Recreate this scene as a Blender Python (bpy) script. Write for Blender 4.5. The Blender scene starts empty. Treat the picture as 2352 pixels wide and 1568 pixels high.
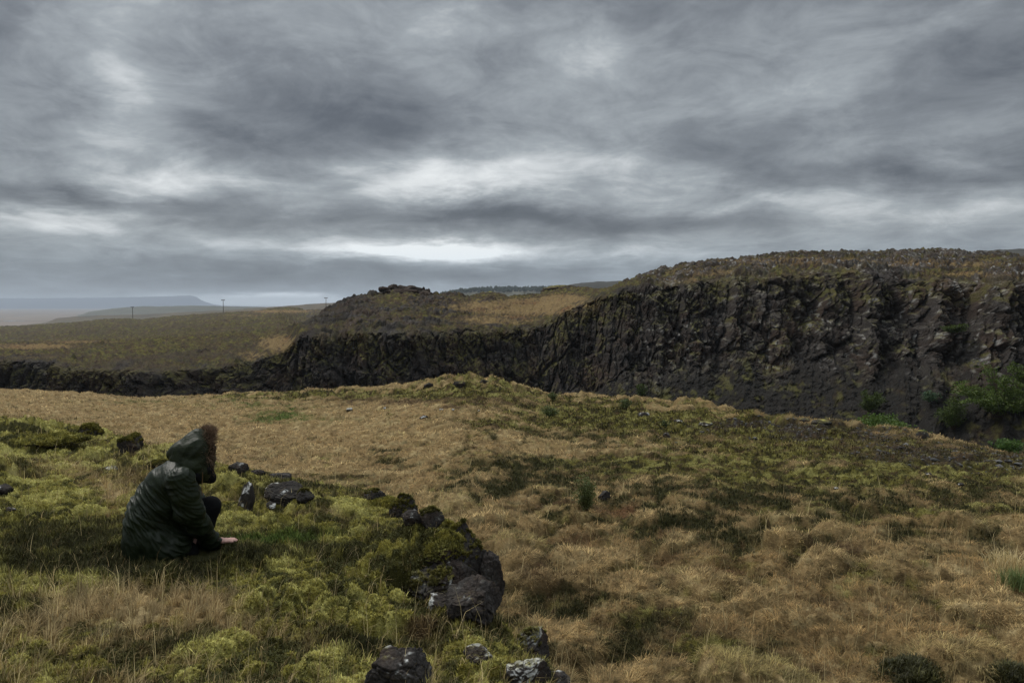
import bpy, bmesh, math, random
import numpy as np
from mathutils import Vector
R = math.radians
scene = bpy.context.scene
COL = scene.collection

# ---------------------------------------------------------------- camera, sky, sun, exposure
F_D, HORIZON, CX, CY = 1800.0, 700.0, 1176.0, 784.0      # photo measured at 2352 x 1568
PITCH = math.atan((CY - HORIZON) / F_D)
cam_data = bpy.data.cameras.new("camera")
cam_data.sensor_width = 36.0
cam_data.lens = 36.0 * F_D / 2352.0
cam_data.clip_start = 0.05
cam_data.clip_end = 60000.0
cam = bpy.data.objects.new("camera", cam_data)
COL.objects.link(cam)
cam.location = (0, 0, 0)                                  # eye height is z = 0
cam.rotation_euler = (math.pi / 2 - PITCH, 0, 0)
scene.camera = cam

scene.view_settings.view_transform = 'Standard'
scene.view_settings.look = 'None'
scene.view_settings.gamma = 1.0
scene.view_settings.exposure = 0.4
scene.cycles.use_denoising = True
scene.cycles.max_bounces = 6
scene.cycles.diffuse_bounces = 3
scene.cycles.glossy_bounces = 2
scene.cycles.transmission_bounces = 3
scene.cycles.transparent_max_bounces = 4
scene.cycles.volume_bounces = 0

SUN_EL, SUN_AZ = R(50), R(-48)                            # behind the cloud, ahead and a little left
sun_data = bpy.data.lights.new("sun", 'SUN')
sun_data.energy = 1.5
sun_data.angle = R(14)
sun_data.color = (1.0, 0.95, 0.88)
sun = bpy.data.objects.new("sun", sun_data)
COL.objects.link(sun)
sun_dir = Vector((math.sin(SUN_AZ) * math.cos(SUN_EL), math.cos(SUN_AZ) * math.cos(SUN_EL), math.sin(SUN_EL)))
sun.rotation_euler = (-sun_dir).to_track_quat('-Z', 'Y').to_euler()
sun.location = (0, 0, 60)


class Nodes:
    """tiny node-graph helper"""
    def __init__(self, tree):
        self.t = tree
        tree.nodes.clear()
    def n(self, typ, **kw):
        nd = self.t.nodes.new(typ)
        for k, v in kw.items():
            setattr(nd, k, v)
        return nd
    def link(self, a, b):
        self.t.links.new(a, b)
    def put(self, sock, v):
        if isinstance(v, bpy.types.NodeSocket):
            self.t.links.new(v, sock)
        elif v is not None:
            sock.default_value = v
    def m(self, op, a, b=None, c=None, clamp=False):
        nd = self.n('ShaderNodeMath', operation=op, use_clamp=clamp)
        self.put(nd.inputs[0], a)
        self.put(nd.inputs[1], b)
        if c is not None:
            self.put(nd.inputs[2], c)
        return nd.outputs[0]
    def v(self, op, a, b=None, out=0):
        nd = self.n('ShaderNodeVectorMath', operation=op)
        self.put(nd.inputs[0], a)
        if b is not None:
            self.put(nd.inputs['Scale'] if op == 'SCALE' else nd.inputs[1], b)
        return nd.outputs[out]
    def noise(self, vec, scale, detail=4, rough=0.5, dist=0.0, color=False, lac=2.0):
        nd = self.n('ShaderNodeTexNoise')
        self.put(nd.inputs['Vector'], vec)
        nd.inputs['Scale'].default_value = scale
        nd.inputs['Detail'].default_value = detail
        nd.inputs['Roughness'].default_value = rough
        nd.inputs['Distortion'].default_value = dist
        nd.inputs['Lacunarity'].default_value = lac
        return nd.outputs['Color' if color else 'Fac']
    def ramp(self, fac, stops, interp='LINEAR'):
        nd = self.n('ShaderNodeValToRGB')
        nd.color_ramp.interpolation = interp
        e = nd.color_ramp.elements
        while len(e) < len(stops):
            e.new(0.5)
        for el, (p, c) in zip(e, stops):
            el.position = p
            el.color = (c[0], c[1], c[2], 1.0)
        self.put(nd.inputs[0], fac)
        return nd.outputs[0]
    def maprange(self, val, a, b, c=0.0, d=1.0, smooth=True):
        nd = self.n('ShaderNodeMapRange', interpolation_type='SMOOTHSTEP' if smooth else 'LINEAR')
        self.put(nd.inputs[0], val)
        for i, q in enumerate((a, b, c, d)):
            nd.inputs[1 + i].default_value = q
        return nd.outputs[0]
    def mix(self, fac, a, b, blend='MIX'):
        nd = self.n('ShaderNodeMix', data_type='RGBA', blend_type=blend)
        self.put(nd.inputs[0], fac)
        self.put(nd.inputs[6], a)
        self.put(nd.inputs[7], b)
        return nd.outputs[2]


def srgb(r, g, b):
    f = lambda c: (c / 255.0) ** 2.2
    return (f(r), f(g), f(b), 1.0)


def build_world():
    w = bpy.data.worlds.new("World")
    scene.world = w
    w.use_nodes = True
    g = Nodes(w.node_tree)
    sky = g.n('ShaderNodeTexSky', sky_type='NISHITA')
    sky.sun_disc = False
    sky.sun_elevation = SUN_EL
    sky.sun_rotation = SUN_AZ
    d = g.n('ShaderNodeTexCoord').outputs['Generated']
    sp = g.n('ShaderNodeSeparateXYZ')
    g.link(d, sp.inputs[0])
    x, y, z = sp.outputs
    az = g.m('ARCTAN2', x, y)
    el = g.m('ARCSINE', z)
    # the cloud deck seen as a flat sheet overhead
    den = g.m('ADD', g.m('MAXIMUM', z, 0.0), 0.16)
    cb = g.n('ShaderNodeCombineXYZ')
    g.link(g.m('DIVIDE', x, den), cb.inputs[0])
    g.link(g.m('DIVIDE', y, den), cb.inputs[1])
    deck = cb.outputs[0]
    n_big = g.noise(deck, 0.75, 7, 0.52, 0.35)
    ca = g.n('ShaderNodeCombineXYZ')
    g.link(az, ca.inputs[0])
    g.link(g.m('MULTIPLY', el, 2.1), ca.inputs[1])
    n_puff = g.noise(ca.outputs[0], 9.0, 11, 0.64, 0.45)
    n_fine = g.noise(deck, 2.8, 11, 0.68, 0.8)
    # combed streaks that rise towards the upper right
    mp = g.n('ShaderNodeMapping')
    mp.inputs['Rotation'].default_value = (0, 0, R(8))
    mp.inputs['Scale'].default_value = (1.9, 0.5, 1)
    g.link(deck, mp.inputs[0])
    n_comb = g.noise(mp.outputs[0], 1.3, 8, 0.56, 0.5)
    # position in the sky, gently warped so that cloud masses get torn edges
    ce = g.n('ShaderNodeCombineXYZ')
    g.link(az, ce.inputs[0])
    g.link(el, ce.inputs[1])
    warp = g.v('SUBTRACT', g.noise(deck, 1.3, 6, 0.6, 0.3, color=True), (0.5, 0.5, 0.5))
    wscale = g.v('MULTIPLY', warp, (0.26, 0.105, 0.0))
    far = g.maprange(el, 0.015, 0.16, 0.22, 1.0)
    pos = g.v('ADD', ce.outputs[0], g.v('SCALE', wscale, far))
    # cloud masses: x, y, half width, half height (photo pixels), tilt in degrees, strength
    masses = SKY_MASSES
    tot = None
    for (px, py, sx, sy, rot, s) in masses:
        a = math.atan((px - CX) / F_D)
        e = math.atan((HORIZON - py) / F_D * math.cos(a))
        m = g.n('ShaderNodeMapping', vector_type='TEXTURE')
        m.inputs['Location'].default_value = (a, e, 0)
        m.inputs['Rotation'].default_value = (0, 0, R(rot))
        m.inputs['Scale'].default_value = (sx / F_D * 1.6, sy / F_D * 1.6, 1)
        g.link(pos, m.inputs[0])
        gr = g.n('ShaderNodeTexGradient', gradient_type='QUADRATIC_SPHERE')
        g.link(m.outputs[0], gr.inputs[0])
        tot = g.m('MULTIPLY_ADD', gr.outputs['Fac'], s * 1.25, tot if tot is not None else SKY_BASE)
    lum = g.m('MULTIPLY_ADD', g.m('SUBTRACT', n_big, 0.5), 0.16, tot)
    lum = g.m('MULTIPLY_ADD', g.m('SUBTRACT', n_fine, 0.5), 0.42, lum)
    lum = g.m('MULTIPLY_ADD', g.m('SUBTRACT', n_comb, 0.5), 0.26, lum)
    lum = g.m('MULTIPLY_ADD', g.m('SUBTRACT', n_puff, 0.5), 0.46, lum)
    cols = g.ramp(lum, [(0.0, srgb(60, 63, 68)), (0.25, srgb(90, 94, 100)), (0.45, srgb(123, 128, 133)),
                        (0.62, srgb(156, 162, 166)), (0.8, srgb(204, 208, 210)), (1.0, srgb(244, 247, 247))])
    # bluish rain-dark air low over the horizon
    low = g.m('MULTIPLY', g.maprange(el, 0.10, 0.02, 0.0, 1.0), 0.55)
    cols = g.mix(low, cols, g.mix(1.0, cols, (0.86, 0.99, 1.14, 1), 'MULTIPLY'))
    # the deck is thinner and brighter overhead
    top = g.m('MULTIPLY_ADD', g.maprange(el, 0.46, 1.1, 0.0, 1.0), SKY_TOP, 1.0)
    cols = g.v('SCALE', cols, g.m('MULTIPLY', top, 7.9))
    mixed = g.mix(0.96, sky.outputs[0], cols)
    bg = g.n('ShaderNodeBackground')
    bg.inputs['Strength'].default_value = 0.1
    g.link(mixed, bg.inputs[0])
    out = g.n('ShaderNodeOutputWorld')
    g.link(bg.outputs[0], out.inputs[0])
    w.cycles.sampling_method = 'MANUAL'
    w.cycles.sample_map_resolution = 512


SKY_BASE, SKY_TOP = 0.55, 3.5
SKY_MASSES = [
    (1080, 425, 340, 60, 8, 0.30), (1000, 400, 160, 60, 30, 0.16), (1370, 400, 300, 70, 4, 0.12), (860, 385, 240, 60, 12, 0.12),
    (960, 578, 200, 22, 1, 0.75), (1130, 585, 330, 24, 0, 0.22), (700, 565, 380, 26, 3, 0.22),
    (140, 505, 220, 34, -2, 0.26), (420, 400, 190, 44, 8, 0.24), (340, 190, 150, 230, -10, 0.26),
    (120, 70, 150, 150, 0, 0.20), (1390, 150, 110, 60, 15, 0.09), (1060, 80, 380, 150, 10, 0.10),
    (1750, 465, 900, 50, 1, 0.12), (2200, 470, 500, 44, 2, 0.12), (1900, 170, 700, 130, 14, 0.08),
    (780, 240, 480, 150, -6, -0.26), (620, 330, 330, 70, 0, -0.12), (40, 30, 110, 70, 0, -0.22),
    (200, 210, 130, 170, 0, -0.16), (1180, 500, 520, 44, -1, -0.40), (560, 500, 420, 34, 2, -0.14),
    (190, 455, 260, 26, 0, -0.26), (400, 630, 800, 54, 0, -0.16), (1050, 632, 600, 34, 1, -0.16),
    (2100, 390, 700, 50, -4, -0.20), (1750, 310, 420, 80, 16, -0.10), (1500, 330, 300, 40, 12, -0.05),
    (630, 691, 260, 13, 0, 0.9), (1420, 600, 300, 22, 3, 0.18), (1560, 515, 300, 30, 4, -0.14),
    (2352, 30, 520, 300, 0, -0.12), (1176, -80, 1500, 150, 0, -0.10), (0, 120, 200, 300, 0, -0.06),
    (1250, 10, 420, 80, 0, -0.12), (2250, 80, 300, 160, 0, -0.06),
]
build_world()

# ---------------------------------------------------------------- numpy noise
def _hash(ix, iy, iz, seed):
    h = (ix.astype(np.uint32) * np.uint32(374761393) + iy.astype(np.uint32) * np.uint32(668265263)
         + iz.astype(np.uint32) * np.uint32(2246822519) + np.uint32((seed * 3266489917 + 12345) & 0xffffffff))
    h ^= h >> np.uint32(15)
    h *= np.uint32(2246822519)
    h ^= h >> np.uint32(13)
    h *= np.uint32(3266489917)
    h ^= h >> np.uint32(16)
    return h


_G = np.array([[1, 1, 0], [-1, 1, 0], [1, -1, 0], [-1, -1, 0], [1, 0, 1], [-1, 0, 1], [1, 0, -1], [-1, 0, -1],
               [0, 1, 1], [0, -1, 1], [0, 1, -1], [0, -1, -1], [1, 1, 0], [-1, 1, 0], [0, -1, 1], [0, -1, -1]], dtype=np.float32)


def perlin(x, y, z=None, seed=0):
    """gradient noise, about -1..1"""
    x = np.asarray(x, np.float64)
    y = np.asarray(y, np.float64)
    shp = np.broadcast(x, y).shape
    x = np.broadcast_to(x, shp)
    y = np.broadcast_to(y, shp)
    x0 = np.floor(x); y0 = np.floor(y)
    fx = (x - x0).astype(np.float32); fy = (y - y0).astype(np.float32)
    xi = x0.astype(np.int64); yi = y0.astype(np.int64)
    u = fx * fx * fx * (fx * (fx * 6 - 15) + 10)
    v = fy * fy * fy * (fy * (fy * 6 - 15) + 10)
    if z is None:
        zi = np.zeros_like(xi)
        def g2(a, b):
            h = _hash(xi + a, yi + b, zi, seed) & np.uint32(255)
            t = h.astype(np.float32) * np.float32(2 * math.pi / 256)
            return np.cos(t) * (fx - a) + np.sin(t) * (fy - b)
        a = g2(0, 0); b = g2(1, 0); c = g2(0, 1); d = g2(1, 1)
        ab = a + u * (b - a); cd = c + u * (d - c)
        return (ab + v * (cd - ab)) * 1.5
    z = np.broadcast_to(np.asarray(z, np.float64), shp)
    z0 = np.floor(z)
    fz = (z - z0).astype(np.float32)
    zi = z0.astype(np.int64)
    w = fz * fz * fz * (fz * (fz * 6 - 15) + 10)
    def g3(a, b, c):
        g = _G[_hash(xi + a, yi + b, zi + c, seed) & np.uint32(15)]
        return g[..., 0] * (fx - a) + g[..., 1] * (fy - b) + g[..., 2] * (fz - c)
    def lay(c):
        p = g3(0, 0, c); q = g3(1, 0, c); r = g3(0, 1, c); s = g3(1, 1, c)
        pq = p + u * (q - p); rs = r + u * (s - r)
        return pq + v * (rs - pq)
    l0 = lay(0); l1 = lay(1)
    return l0 + w * (l1 - l0)


def fbm(x, y, z=None, octs=4, rough=0.5, seed=0, ridge=False):
    tot = 0; amp = 1.0; nrm = 0; f = 1.0
    for o in range(octs):
        n = perlin(x * f, y * f, None if z is None else z * f, seed + o * 17)
        if ridge:
            n = 1 - 2 * np.abs(n)
        tot = tot + n * amp
        nrm += amp
        amp *= rough
        f *= 2.03
    return tot / nrm


def worley(x, y, seed=0, jitter=0.9, vec=False):
    """2-D cellular noise: F1, F2, random id of the nearest cell, offset from its centre"""
    ox = np.zeros(x.shape, np.float32); oy = ox.copy()
    xi = np.floor(x).astype(np.int64); yi = np.floor(y).astype(np.int64)
    f1 = np.full(x.shape, 9.0, np.float32); f2 = f1.copy(); idn = np.zeros(x.shape, np.float32)
    for a in (-1, 0, 1):
        for b in (-1, 0, 1):
            h = _hash(xi + a, yi + b, np.zeros_like(xi), seed)
            px = xi + a + 0.5 + ((h & np.uint32(1023)).astype(np.float32) / 1023 - 0.5) * jitter
            py = yi + b + 0.5 + (((h >> np.uint32(10)) & np.uint32(1023)).astype(np.float32) / 1023 - 0.5) * jitter
            d = np.sqrt((x - px) ** 2 + (y - py) ** 2).astype(np.float32)
            near = d < f1
            f2 = np.where(near, f1, np.minimum(f2, d))
            idn = np.where(near, (h >> np.uint32(20)).astype(np.float32) / 4095, idn)
            ox = np.where(near, x - px, ox); oy = np.where(near, y - py, oy)
            f1 = np.where(near, d, f1)
    return (f1, f2, idn, ox, oy) if vec else (f1, f2, idn)


def worley3(x, y, z, seed=0, jitter=0.95):
    xi = np.floor(x).astype(np.int64); yi = np.floor(y).astype(np.int64); zi = np.floor(z).astype(np.int64)
    f1 = np.full(x.shape, 9.0, np.float32); f2 = f1.copy(); idn = np.zeros(x.shape, np.float32)
    for a in (-1, 0, 1):
        for b in (-1, 0, 1):
            for c in (-1, 0, 1):
                h = _hash(xi + a, yi + b, zi + c, seed)
                k = np.uint32(255)
                px = xi + a + 0.5 + ((h & k).astype(np.float32) / 255 - 0.5) * jitter
                py = yi + b + 0.5 + (((h >> np.uint32(8)) & k).astype(np.float32) / 255 - 0.5) * jitter
                pz = zi + c + 0.5 + (((h >> np.uint32(16)) & k).astype(np.float32) / 255 - 0.5) * jitter
                d = np.sqrt((x - px) ** 2 + (y - py) ** 2 + (z - pz) ** 2).astype(np.float32)
                near = d < f1
                f2 = np.where(near, f1, np.minimum(f2, d))
                idn = np.where(near, (h >> np.uint32(24)).astype(np.float32) / 255, idn)
                f1 = np.where(near, d, f1)
    return f1, f2, idn


def sstep(a, b, x):
    t = np.clip((x - a) / (b - a), 0, 1)
    return t * t * (3 - 2 * t)


def tab(table, x, col):
    t = sorted(table)
    return np.interp(x, [r[0] for r in t], [r[col] for r in t])


# ---------------------------------------------------------------- photo pixel <-> world
def ray(x, y):
    xc = (x - CX) / F_D; yc = (CY - y) / F_D
    return xc, math.cos(PITCH) + yc * math.sin(PITCH), yc * math.cos(PITCH) - math.sin(PITCH)


def at(x, y, depth):
    """the world point that stands at photo pixel (x, y), depth metres ahead"""
    a, b, c = ray(x, y)
    return Vector((a / b * depth, depth, c / b * depth))


def slope_of(y):
    """height per metre of depth for a photo row (array version)"""
    yc = (CY - np.asarray(y, float)) / F_D
    return (yc * math.cos(PITCH) - math.sin(PITCH)) / (math.cos(PITCH) + yc * math.sin(PITCH))


def to_photo(X, Y, Z):
    d = Y * math.cos(PITCH) - Z * math.sin(PITCH)
    up = Y * math.sin(PITCH) + Z * math.cos(PITCH)
    d = np.maximum(d, 0.05)
    return CX + F_D * X / d, CY - F_D * up / d


# ---------------------------------------------------------------- object helpers
def finish(o, label=None, cat=None, group=None, kind=None, parent=None):
    if label: o["label"] = label
    if cat: o["category"] = cat
    if group: o["group"] = group
    if kind: o["kind"] = kind
    if parent is not None: o.parent = parent
    return o


def mesh_obj(name, verts, faces, mat, col=None, smooth=True, loops=None, parent=None):
    """verts (N,3); faces (M,k) array, or loops = (loop vertex indices, loop totals)"""
    me = bpy.data.meshes.new(name)
    verts = np.ascontiguousarray(verts, np.float32)
    me.vertices.add(len(verts))
    me.vertices.foreach_set("co", verts.ravel())
    if loops is None:
        faces = np.asarray(faces, np.int32)
        li = faces.ravel(); tot = np.full(len(faces), faces.shape[1], np.int32)
    else:
        li, tot = loops
    me.loops.add(len(li))
    me.loops.foreach_set("vertex_index", np.ascontiguousarray(li, np.int32))
    me.polygons.add(len(tot))
    st = np.zeros(len(tot), np.int32)
    st[1:] = np.cumsum(tot)[:-1]
    me.polygons.foreach_set("loop_start", st)
    if smooth:
        me.polygons.foreach_set("use_smooth", np.ones(len(tot), bool))
    else:
        me.polygons.foreach_set("use_smooth", np.zeros(len(tot), bool))
    me.update(calc_edges=True)
    if col is not None:
        c = np.ones((len(verts), 4), np.float32)
        c[:, :col.shape[1]] = col
        a = me.attributes.new("col", 'FLOAT_COLOR', 'POINT')
        a.data.foreach_set("color", c.ravel())
    if mat: me.materials.append(mat)
    o = bpy.data.objects.new(name, me)
    COL.objects.link(o)
    if parent is not None: o.parent = parent
    return o


def grid_faces(nr, nc):
    i = np.arange(nr * nc, dtype=np.int32).reshape(nr, nc)
    return np.stack([i[:-1, :-1], i[:-1, 1:], i[1:, 1:], i[1:, :-1]], -1).reshape(-1, 4)


def mat_col(name, rough=0.95, bump=0.0, bscale=60.0, vary=0.25, vscale=40.0, spec=0.15, transl=0.0, bdist=0.02):
    """procedural material: the planting / rock map of the mesh, broken up by fine noise"""
    m = bpy.data.materials.new(name)
    m.use_nodes = True
    g = Nodes(m.node_tree)
    at_ = g.n('ShaderNodeAttribute', attribute_name="col")
    col = at_.outputs['Color']
    pos = g.n('ShaderNodeNewGeometry').outputs['Position']
    if vary:
        nz = g.noise(pos, vscale, 5, 0.65)
        k = g.maprange(nz, 0.25, 0.75, 1 - vary, 1 + vary, smooth=False)
        col = g.v('SCALE', col, k)
    p = g.n('ShaderNodeBsdfPrincipled')
    g.link(col, p.inputs['Base Color'])
    p.inputs['Roughness'].default_value = rough
    p.inputs['Specular IOR Level'].default_value = spec
    if bump:
        b = g.n('ShaderNodeBump')
        b.inputs['Strength'].default_value = bump
        b.inputs['Distance'].default_value = bdist
        g.link(g.noise(pos, bscale, 6, 0.65), b.inputs['Height'])
        g.link(b.outputs[0], p.inputs['Normal'])
    out = g.n('ShaderNodeOutputMaterial')
    sh = p.outputs[0]
    if transl:
        tr = g.n('ShaderNodeBsdfTranslucent')
        g.link(col, tr.inputs[0])
        mx = g.n('ShaderNodeMixShader')
        mx.inputs[0].default_value = transl
        g.link(sh, mx.inputs[1])
        g.link(tr.outputs[0], mx.inputs[2])
        sh = mx.outputs[0]
    g.link(sh, out.inputs[0])
    return m


# real-world base colours
C_TAN = np.array([0.345, 0.235, 0.105]); C_STRAW = np.array([0.62, 0.49, 0.25]); C_RUST = np.array([0.17, 0.085, 0.04])
C_MOSS = np.array([0.245, 0.212, 0.045]); C_MOSSL = np.array([0.48, 0.44, 0.14]); C_OLIVE = np.array([0.10, 0.095, 0.025])
C_HEATH = np.array([0.046, 0.044, 0.015]); C_GREEN = np.array([0.085, 0.125, 0.025]); C_SOIL = np.array([0.040, 0.028, 0.021])
C_ROCK = np.array([0.065, 0.056, 0.050]); C_ROCKR = np.array([0.095, 0.066, 0.050]); C_LICHEN = np.array([0.50, 0.50, 0.47])
C_BROWN = np.array([0.10, 0.062, 0.030])


def lerp(a, b, t):
    return a + (b - a) * t[..., None]


# ---------------------------------------------------------------- the near ground: hill with the person, meadow, gorge rim
HILL_EDGE = [(-300, 930, 14.0), (0, 946, 13.5), (130, 962, 12.8), (210, 984, 12.0), (300, 1014, 11.0), (400, 1048, 10.0),
             (560, 1082, 9.0), (700, 1116, 8.4), (860, 1143, 7.9), (950, 1178, 7.3), (1005, 1203, 6.8), (1060, 1240, 6.1),
             (1075, 1300, 5.7), (1100, 1375, 5.1), (1165, 1430, 4.7), (1230, 1480, 4.4), (1300, 1568, 3.95),
             (1390, 1700, 3.4), (1480, 1900, 2.8)]
_he = np.array([tuple(at(*p))[:2] for p in HILL_EDGE])
_poly = np.vstack([[(-34, 17.0)], _he, [(0.95, 1.2), (1.1, -8), (-34, -8)]])
_line = np.vstack([[(-34, 17.0)], _he, [(0.95, 1.2), (1.1, -8)]])

CREST = [(-700, 885, 34), (0, 894, 32), (150, 901, 33), (330, 916, 34), (430, 912, 34), (560, 905, 34), (700, 902, 33), (850, 897, 32),
         (980, 881, 30), (1030, 873, 29.5), (1130, 872, 29.5), (1190, 890, 29.5), (1260, 907, 29), (1450, 918, 27), (1600, 932, 25.5),
         (1750, 958, 24), (1880, 970, 22.5), (2010, 986, 21), (2120, 1000, 19.8), (2200, 1021, 18.6), (2352, 1049, 17), (2700, 1100, 14.5),
         (3400, 1200, 11)]


def hill_dist(X, Y):
    """signed distance to the edge of the foreground hill, positive on the hill"""
    X = np.asarray(X, float); Y = np.asarray(Y, float)
    d = np.full(X.shape, 1e9)
    for (ax, ay), (bx, by) in zip(_line[:-1], _line[1:]):
        vx, vy = bx - ax, by - ay
        t = np.clip(((X - ax) * vx + (Y - ay) * vy) / (vx * vx + vy * vy), 0, 1)
        d = np.minimum(d, (X - ax - t * vx) ** 2 + (Y - ay - t * vy) ** 2)
    d = np.sqrt(d)
    ins = np.zeros(X.shape, bool)
    n = len(_poly)
    for i in range(n):
        x1, y1 = _poly[i]; x2, y2 = _poly[(i + 1) % n]
        if y1 == y2:
            continue
        c = ((y1 > Y) != (y2 > Y)) & (X < (x2 - x1) * (Y - y1) / (y2 - y1) + x1)
        ins ^= c
    return np.where(ins, d, -d)


def near_height(X, Y, want_masks=False):
    X = np.asarray(X, float); Y = np.asarray(Y, float)
    u = np.clip(X / np.maximum(Y, 0.8), -1.6, 1.6)
    px = CX + u * F_D
    dc = tab(CREST, px, 2) + 0.5 * perlin(px / 60, px * 0, seed=3)
    zc = dc * slope_of(tab(CREST, px, 1))
    hd = hill_dist(X, Y)
    # meadow
    t = np.clip((Y - 5) / (dc - 5), 0, 1)
    zf = -2.95 + (zc + 2.95) * (t * t * (2 - t))
    knoll = np.exp(-((px - 1090) / 110) ** 2) * np.exp(-((Y - dc) / 4.0) ** 2)
    zsm = zf
    zf = zf + 0.10 * fbm(X * 0.25, Y * 0.25, octs=3, seed=5)
    wet = sstep(1150, 1330, 700 + 1800 * 2.95 / np.maximum(Y, 1))          # tussocks are tallest close by
    f1, f2, idc, tox, toy = worley(X / 0.84 + 0.4 * perlin(X, Y, seed=8), Y / 0.70 + 0.4 * perlin(X, Y, seed=9), seed=4, vec=True)
    dome = np.clip(1 - f1 * f1 * 1.3, 0, 1) * sstep(0, 0.34, f2 - f1)
    f1b, f2b, idb = worley(X / 0.24, Y / 0.20, seed=14)
    domeb = np.clip(1 - f1b * f1b * 1.6, 0, 1) * sstep(0, 0.3, f2b - f1b)
    tuss = sstep(-0.25, 0.35, fbm(X * 0.22, Y * 0.3, octs=3, seed=21))
    amp = (0.08 + 0.25 * idc) * (0.40 + 0.60 * wet) * (0.40 + 0.60 * tuss) * (1 + 0.4 * sstep(13, 10, Y))
    over = np.clip(Y - dc, 0, None)
    r1, r2_, rid_ = worley(X / 1.15 + 0.5 * perlin(X * .7, Y * .7, seed=15), Y / 1.0, seed=16)
    rim = np.exp(-((Y - dc) / 6.0) ** 2) * sstep(400, 600, px)
    zf = zf + rim * sstep(2600, 1500, px) * (0.24 * np.clip(1 - r1 * r1 * 1.6, 0, 1) * sstep(0, 0.3, r2_ - r1) * rid_ + 0.10 * fbm(X * 1.4, Y * 1.4, octs=4, rough=0.6, seed=17)) * (over < 2)
    zf = zf + amp * dome * (over < 3) + 0.05 * domeb * (0.2 + idb) * (over < 3) + 0.05 * fbm(X * 1.6, Y * 1.6, octs=4, rough=0.6, seed=6)
    zf = np.where(over > 0, zf - np.minimum(0.10 * over ** 2 + 0.12 * over, 1.3 * over) - 0.45 * np.maximum(over - 2.0, 0), zf)
    zf = np.maximum(zf, -19 + 0.5 * fbm(X * 0.2, Y * 0.2, octs=3, seed=7))
    # hill
    zh = -1.75 - 0.14 * np.exp(-np.clip(hd, 0, None) / 0.7) + 0.05 * fbm(X * 0.5, Y * 0.5, octs=3, seed=11)
    zh = zh - 0.10 * sstep(7, 14, Y)
    g1, g2, gid = worley(X / 0.36 + 0.3 * perlin(X * 2, Y * 2, seed=18), Y / 0.36 + 0.3 * perlin(X * 2, Y * 2, seed=19), seed=31)
    c1 = np.clip(1 - g1 * g1 * 1.3, 0, 1) * sstep(0, 0.34, g2 - g1)
    h1, h2, hid = worley(X / 0.12, Y / 0.12, seed=32)
    c2 = np.clip(1 - h1 * h1 * 1.4, 0, 1) * sstep(0, 0.3, h2 - h1)
    k1, _, kid = worley(X / 0.045, Y / 0.045, seed=33)
    c3 = np.clip(1 - k1 * k1 * 1.5, 0, 1)
    cush = sstep(-0.2, 0.3, fbm(X * 0.8, Y * 0.8, octs=3, seed=40))
    person_flat = 1 - 0.75 * np.exp(-(((X + 2.2) / 0.7) ** 2 + ((Y - 5.45) / 0.5) ** 2))
    zh = zh + person_flat * (0.10 * c1 * (0.15 + gid) * (0.3 + 0.7 * cush) + 0.055 * c2 * (0.2 + hid) * (0.4 + 0.6 * cush)
                             + 0.02 * fbm(X * 3, Y * 3, octs=3, seed=13)) + 0.012 * c3 * (0.3 + kid) * (0.4 + 0.6 * cush)
    for (mx, my, md, rw, rh) in MOUNDS:
        c = at(mx, my, md)
        q = ((X - c.x) / rw) ** 2 + ((Y - c.y) / (rw * 0.9)) ** 2
        zh = zh + rh * np.clip(1 - q, 0, 1) ** 1.2
    for (cx_, cy_, rx_, ry_, dp_) in CARVES:
        q = ((X - cx_) / rx_) ** 2 + ((Y - cy_) / ry_) ** 2
        zh = zh - dp_ * np.clip(1 - q + 0.25 * perlin(X * 6, Y * 6, seed=44), 0, 1) ** 0.55
    # the step down from hill to meadow
    w = np.interp(Y, [2, 6, 8, 12], [0.55, 0.7, 1.0, 3.0])
    s = sstep(0, 1, (0.22 - hd) / w)
    z = zh + (zf - zh) * s
    zs = -1.78 + (zsm + 1.78) * s
    if not want_masks:
        return z
    return z, dict(hd=hd, px=px, dc=dc, over=over, dome=dome, idc=idc, domeb=domeb, c1=c1, c2=c2, c3=c3, hid=hid, kid=kid, tox=tox, toy=toy, gid=gid, zs=zs, cush=cush, step=s, knoll=knoll)


CARVES = [(-0.42, 5.02, 0.46, 0.30, 0.26), (-0.62, 4.22, 0.30, 0.16, 0.12)]      # broken bays in the hill edge where the lava shows
MOUNDS = [(40, 1035, 9.6, 0.50, 0.16), (45, 1005, 11.3, 0.45, 0.12), (15, 1090, 7.9, 0.36, 0.16), (350, 1052, 9.3, 0.55, 0.10), (535, 1150, 7.2, 0.30, 0.12),
          (690, 1160, 7.3, 0.28, 0.06), (850, 1240, 6.0, 0.28, 0.06), (760, 1190, 6.8, 0.4, 0.06), (930, 1285, 5.5, 0.35, 0.10), (985, 1262, 5.75, 0.34, 0.17), (1010, 1285, 5.45, 0.2, 0.10), (1120, 1460, 4.55, 0.30, 0.08),
          (1090, 1548, 4.05, 0.20, 0.07), (640, 1400, 4.8, 0.45, 0.05)]

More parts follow.
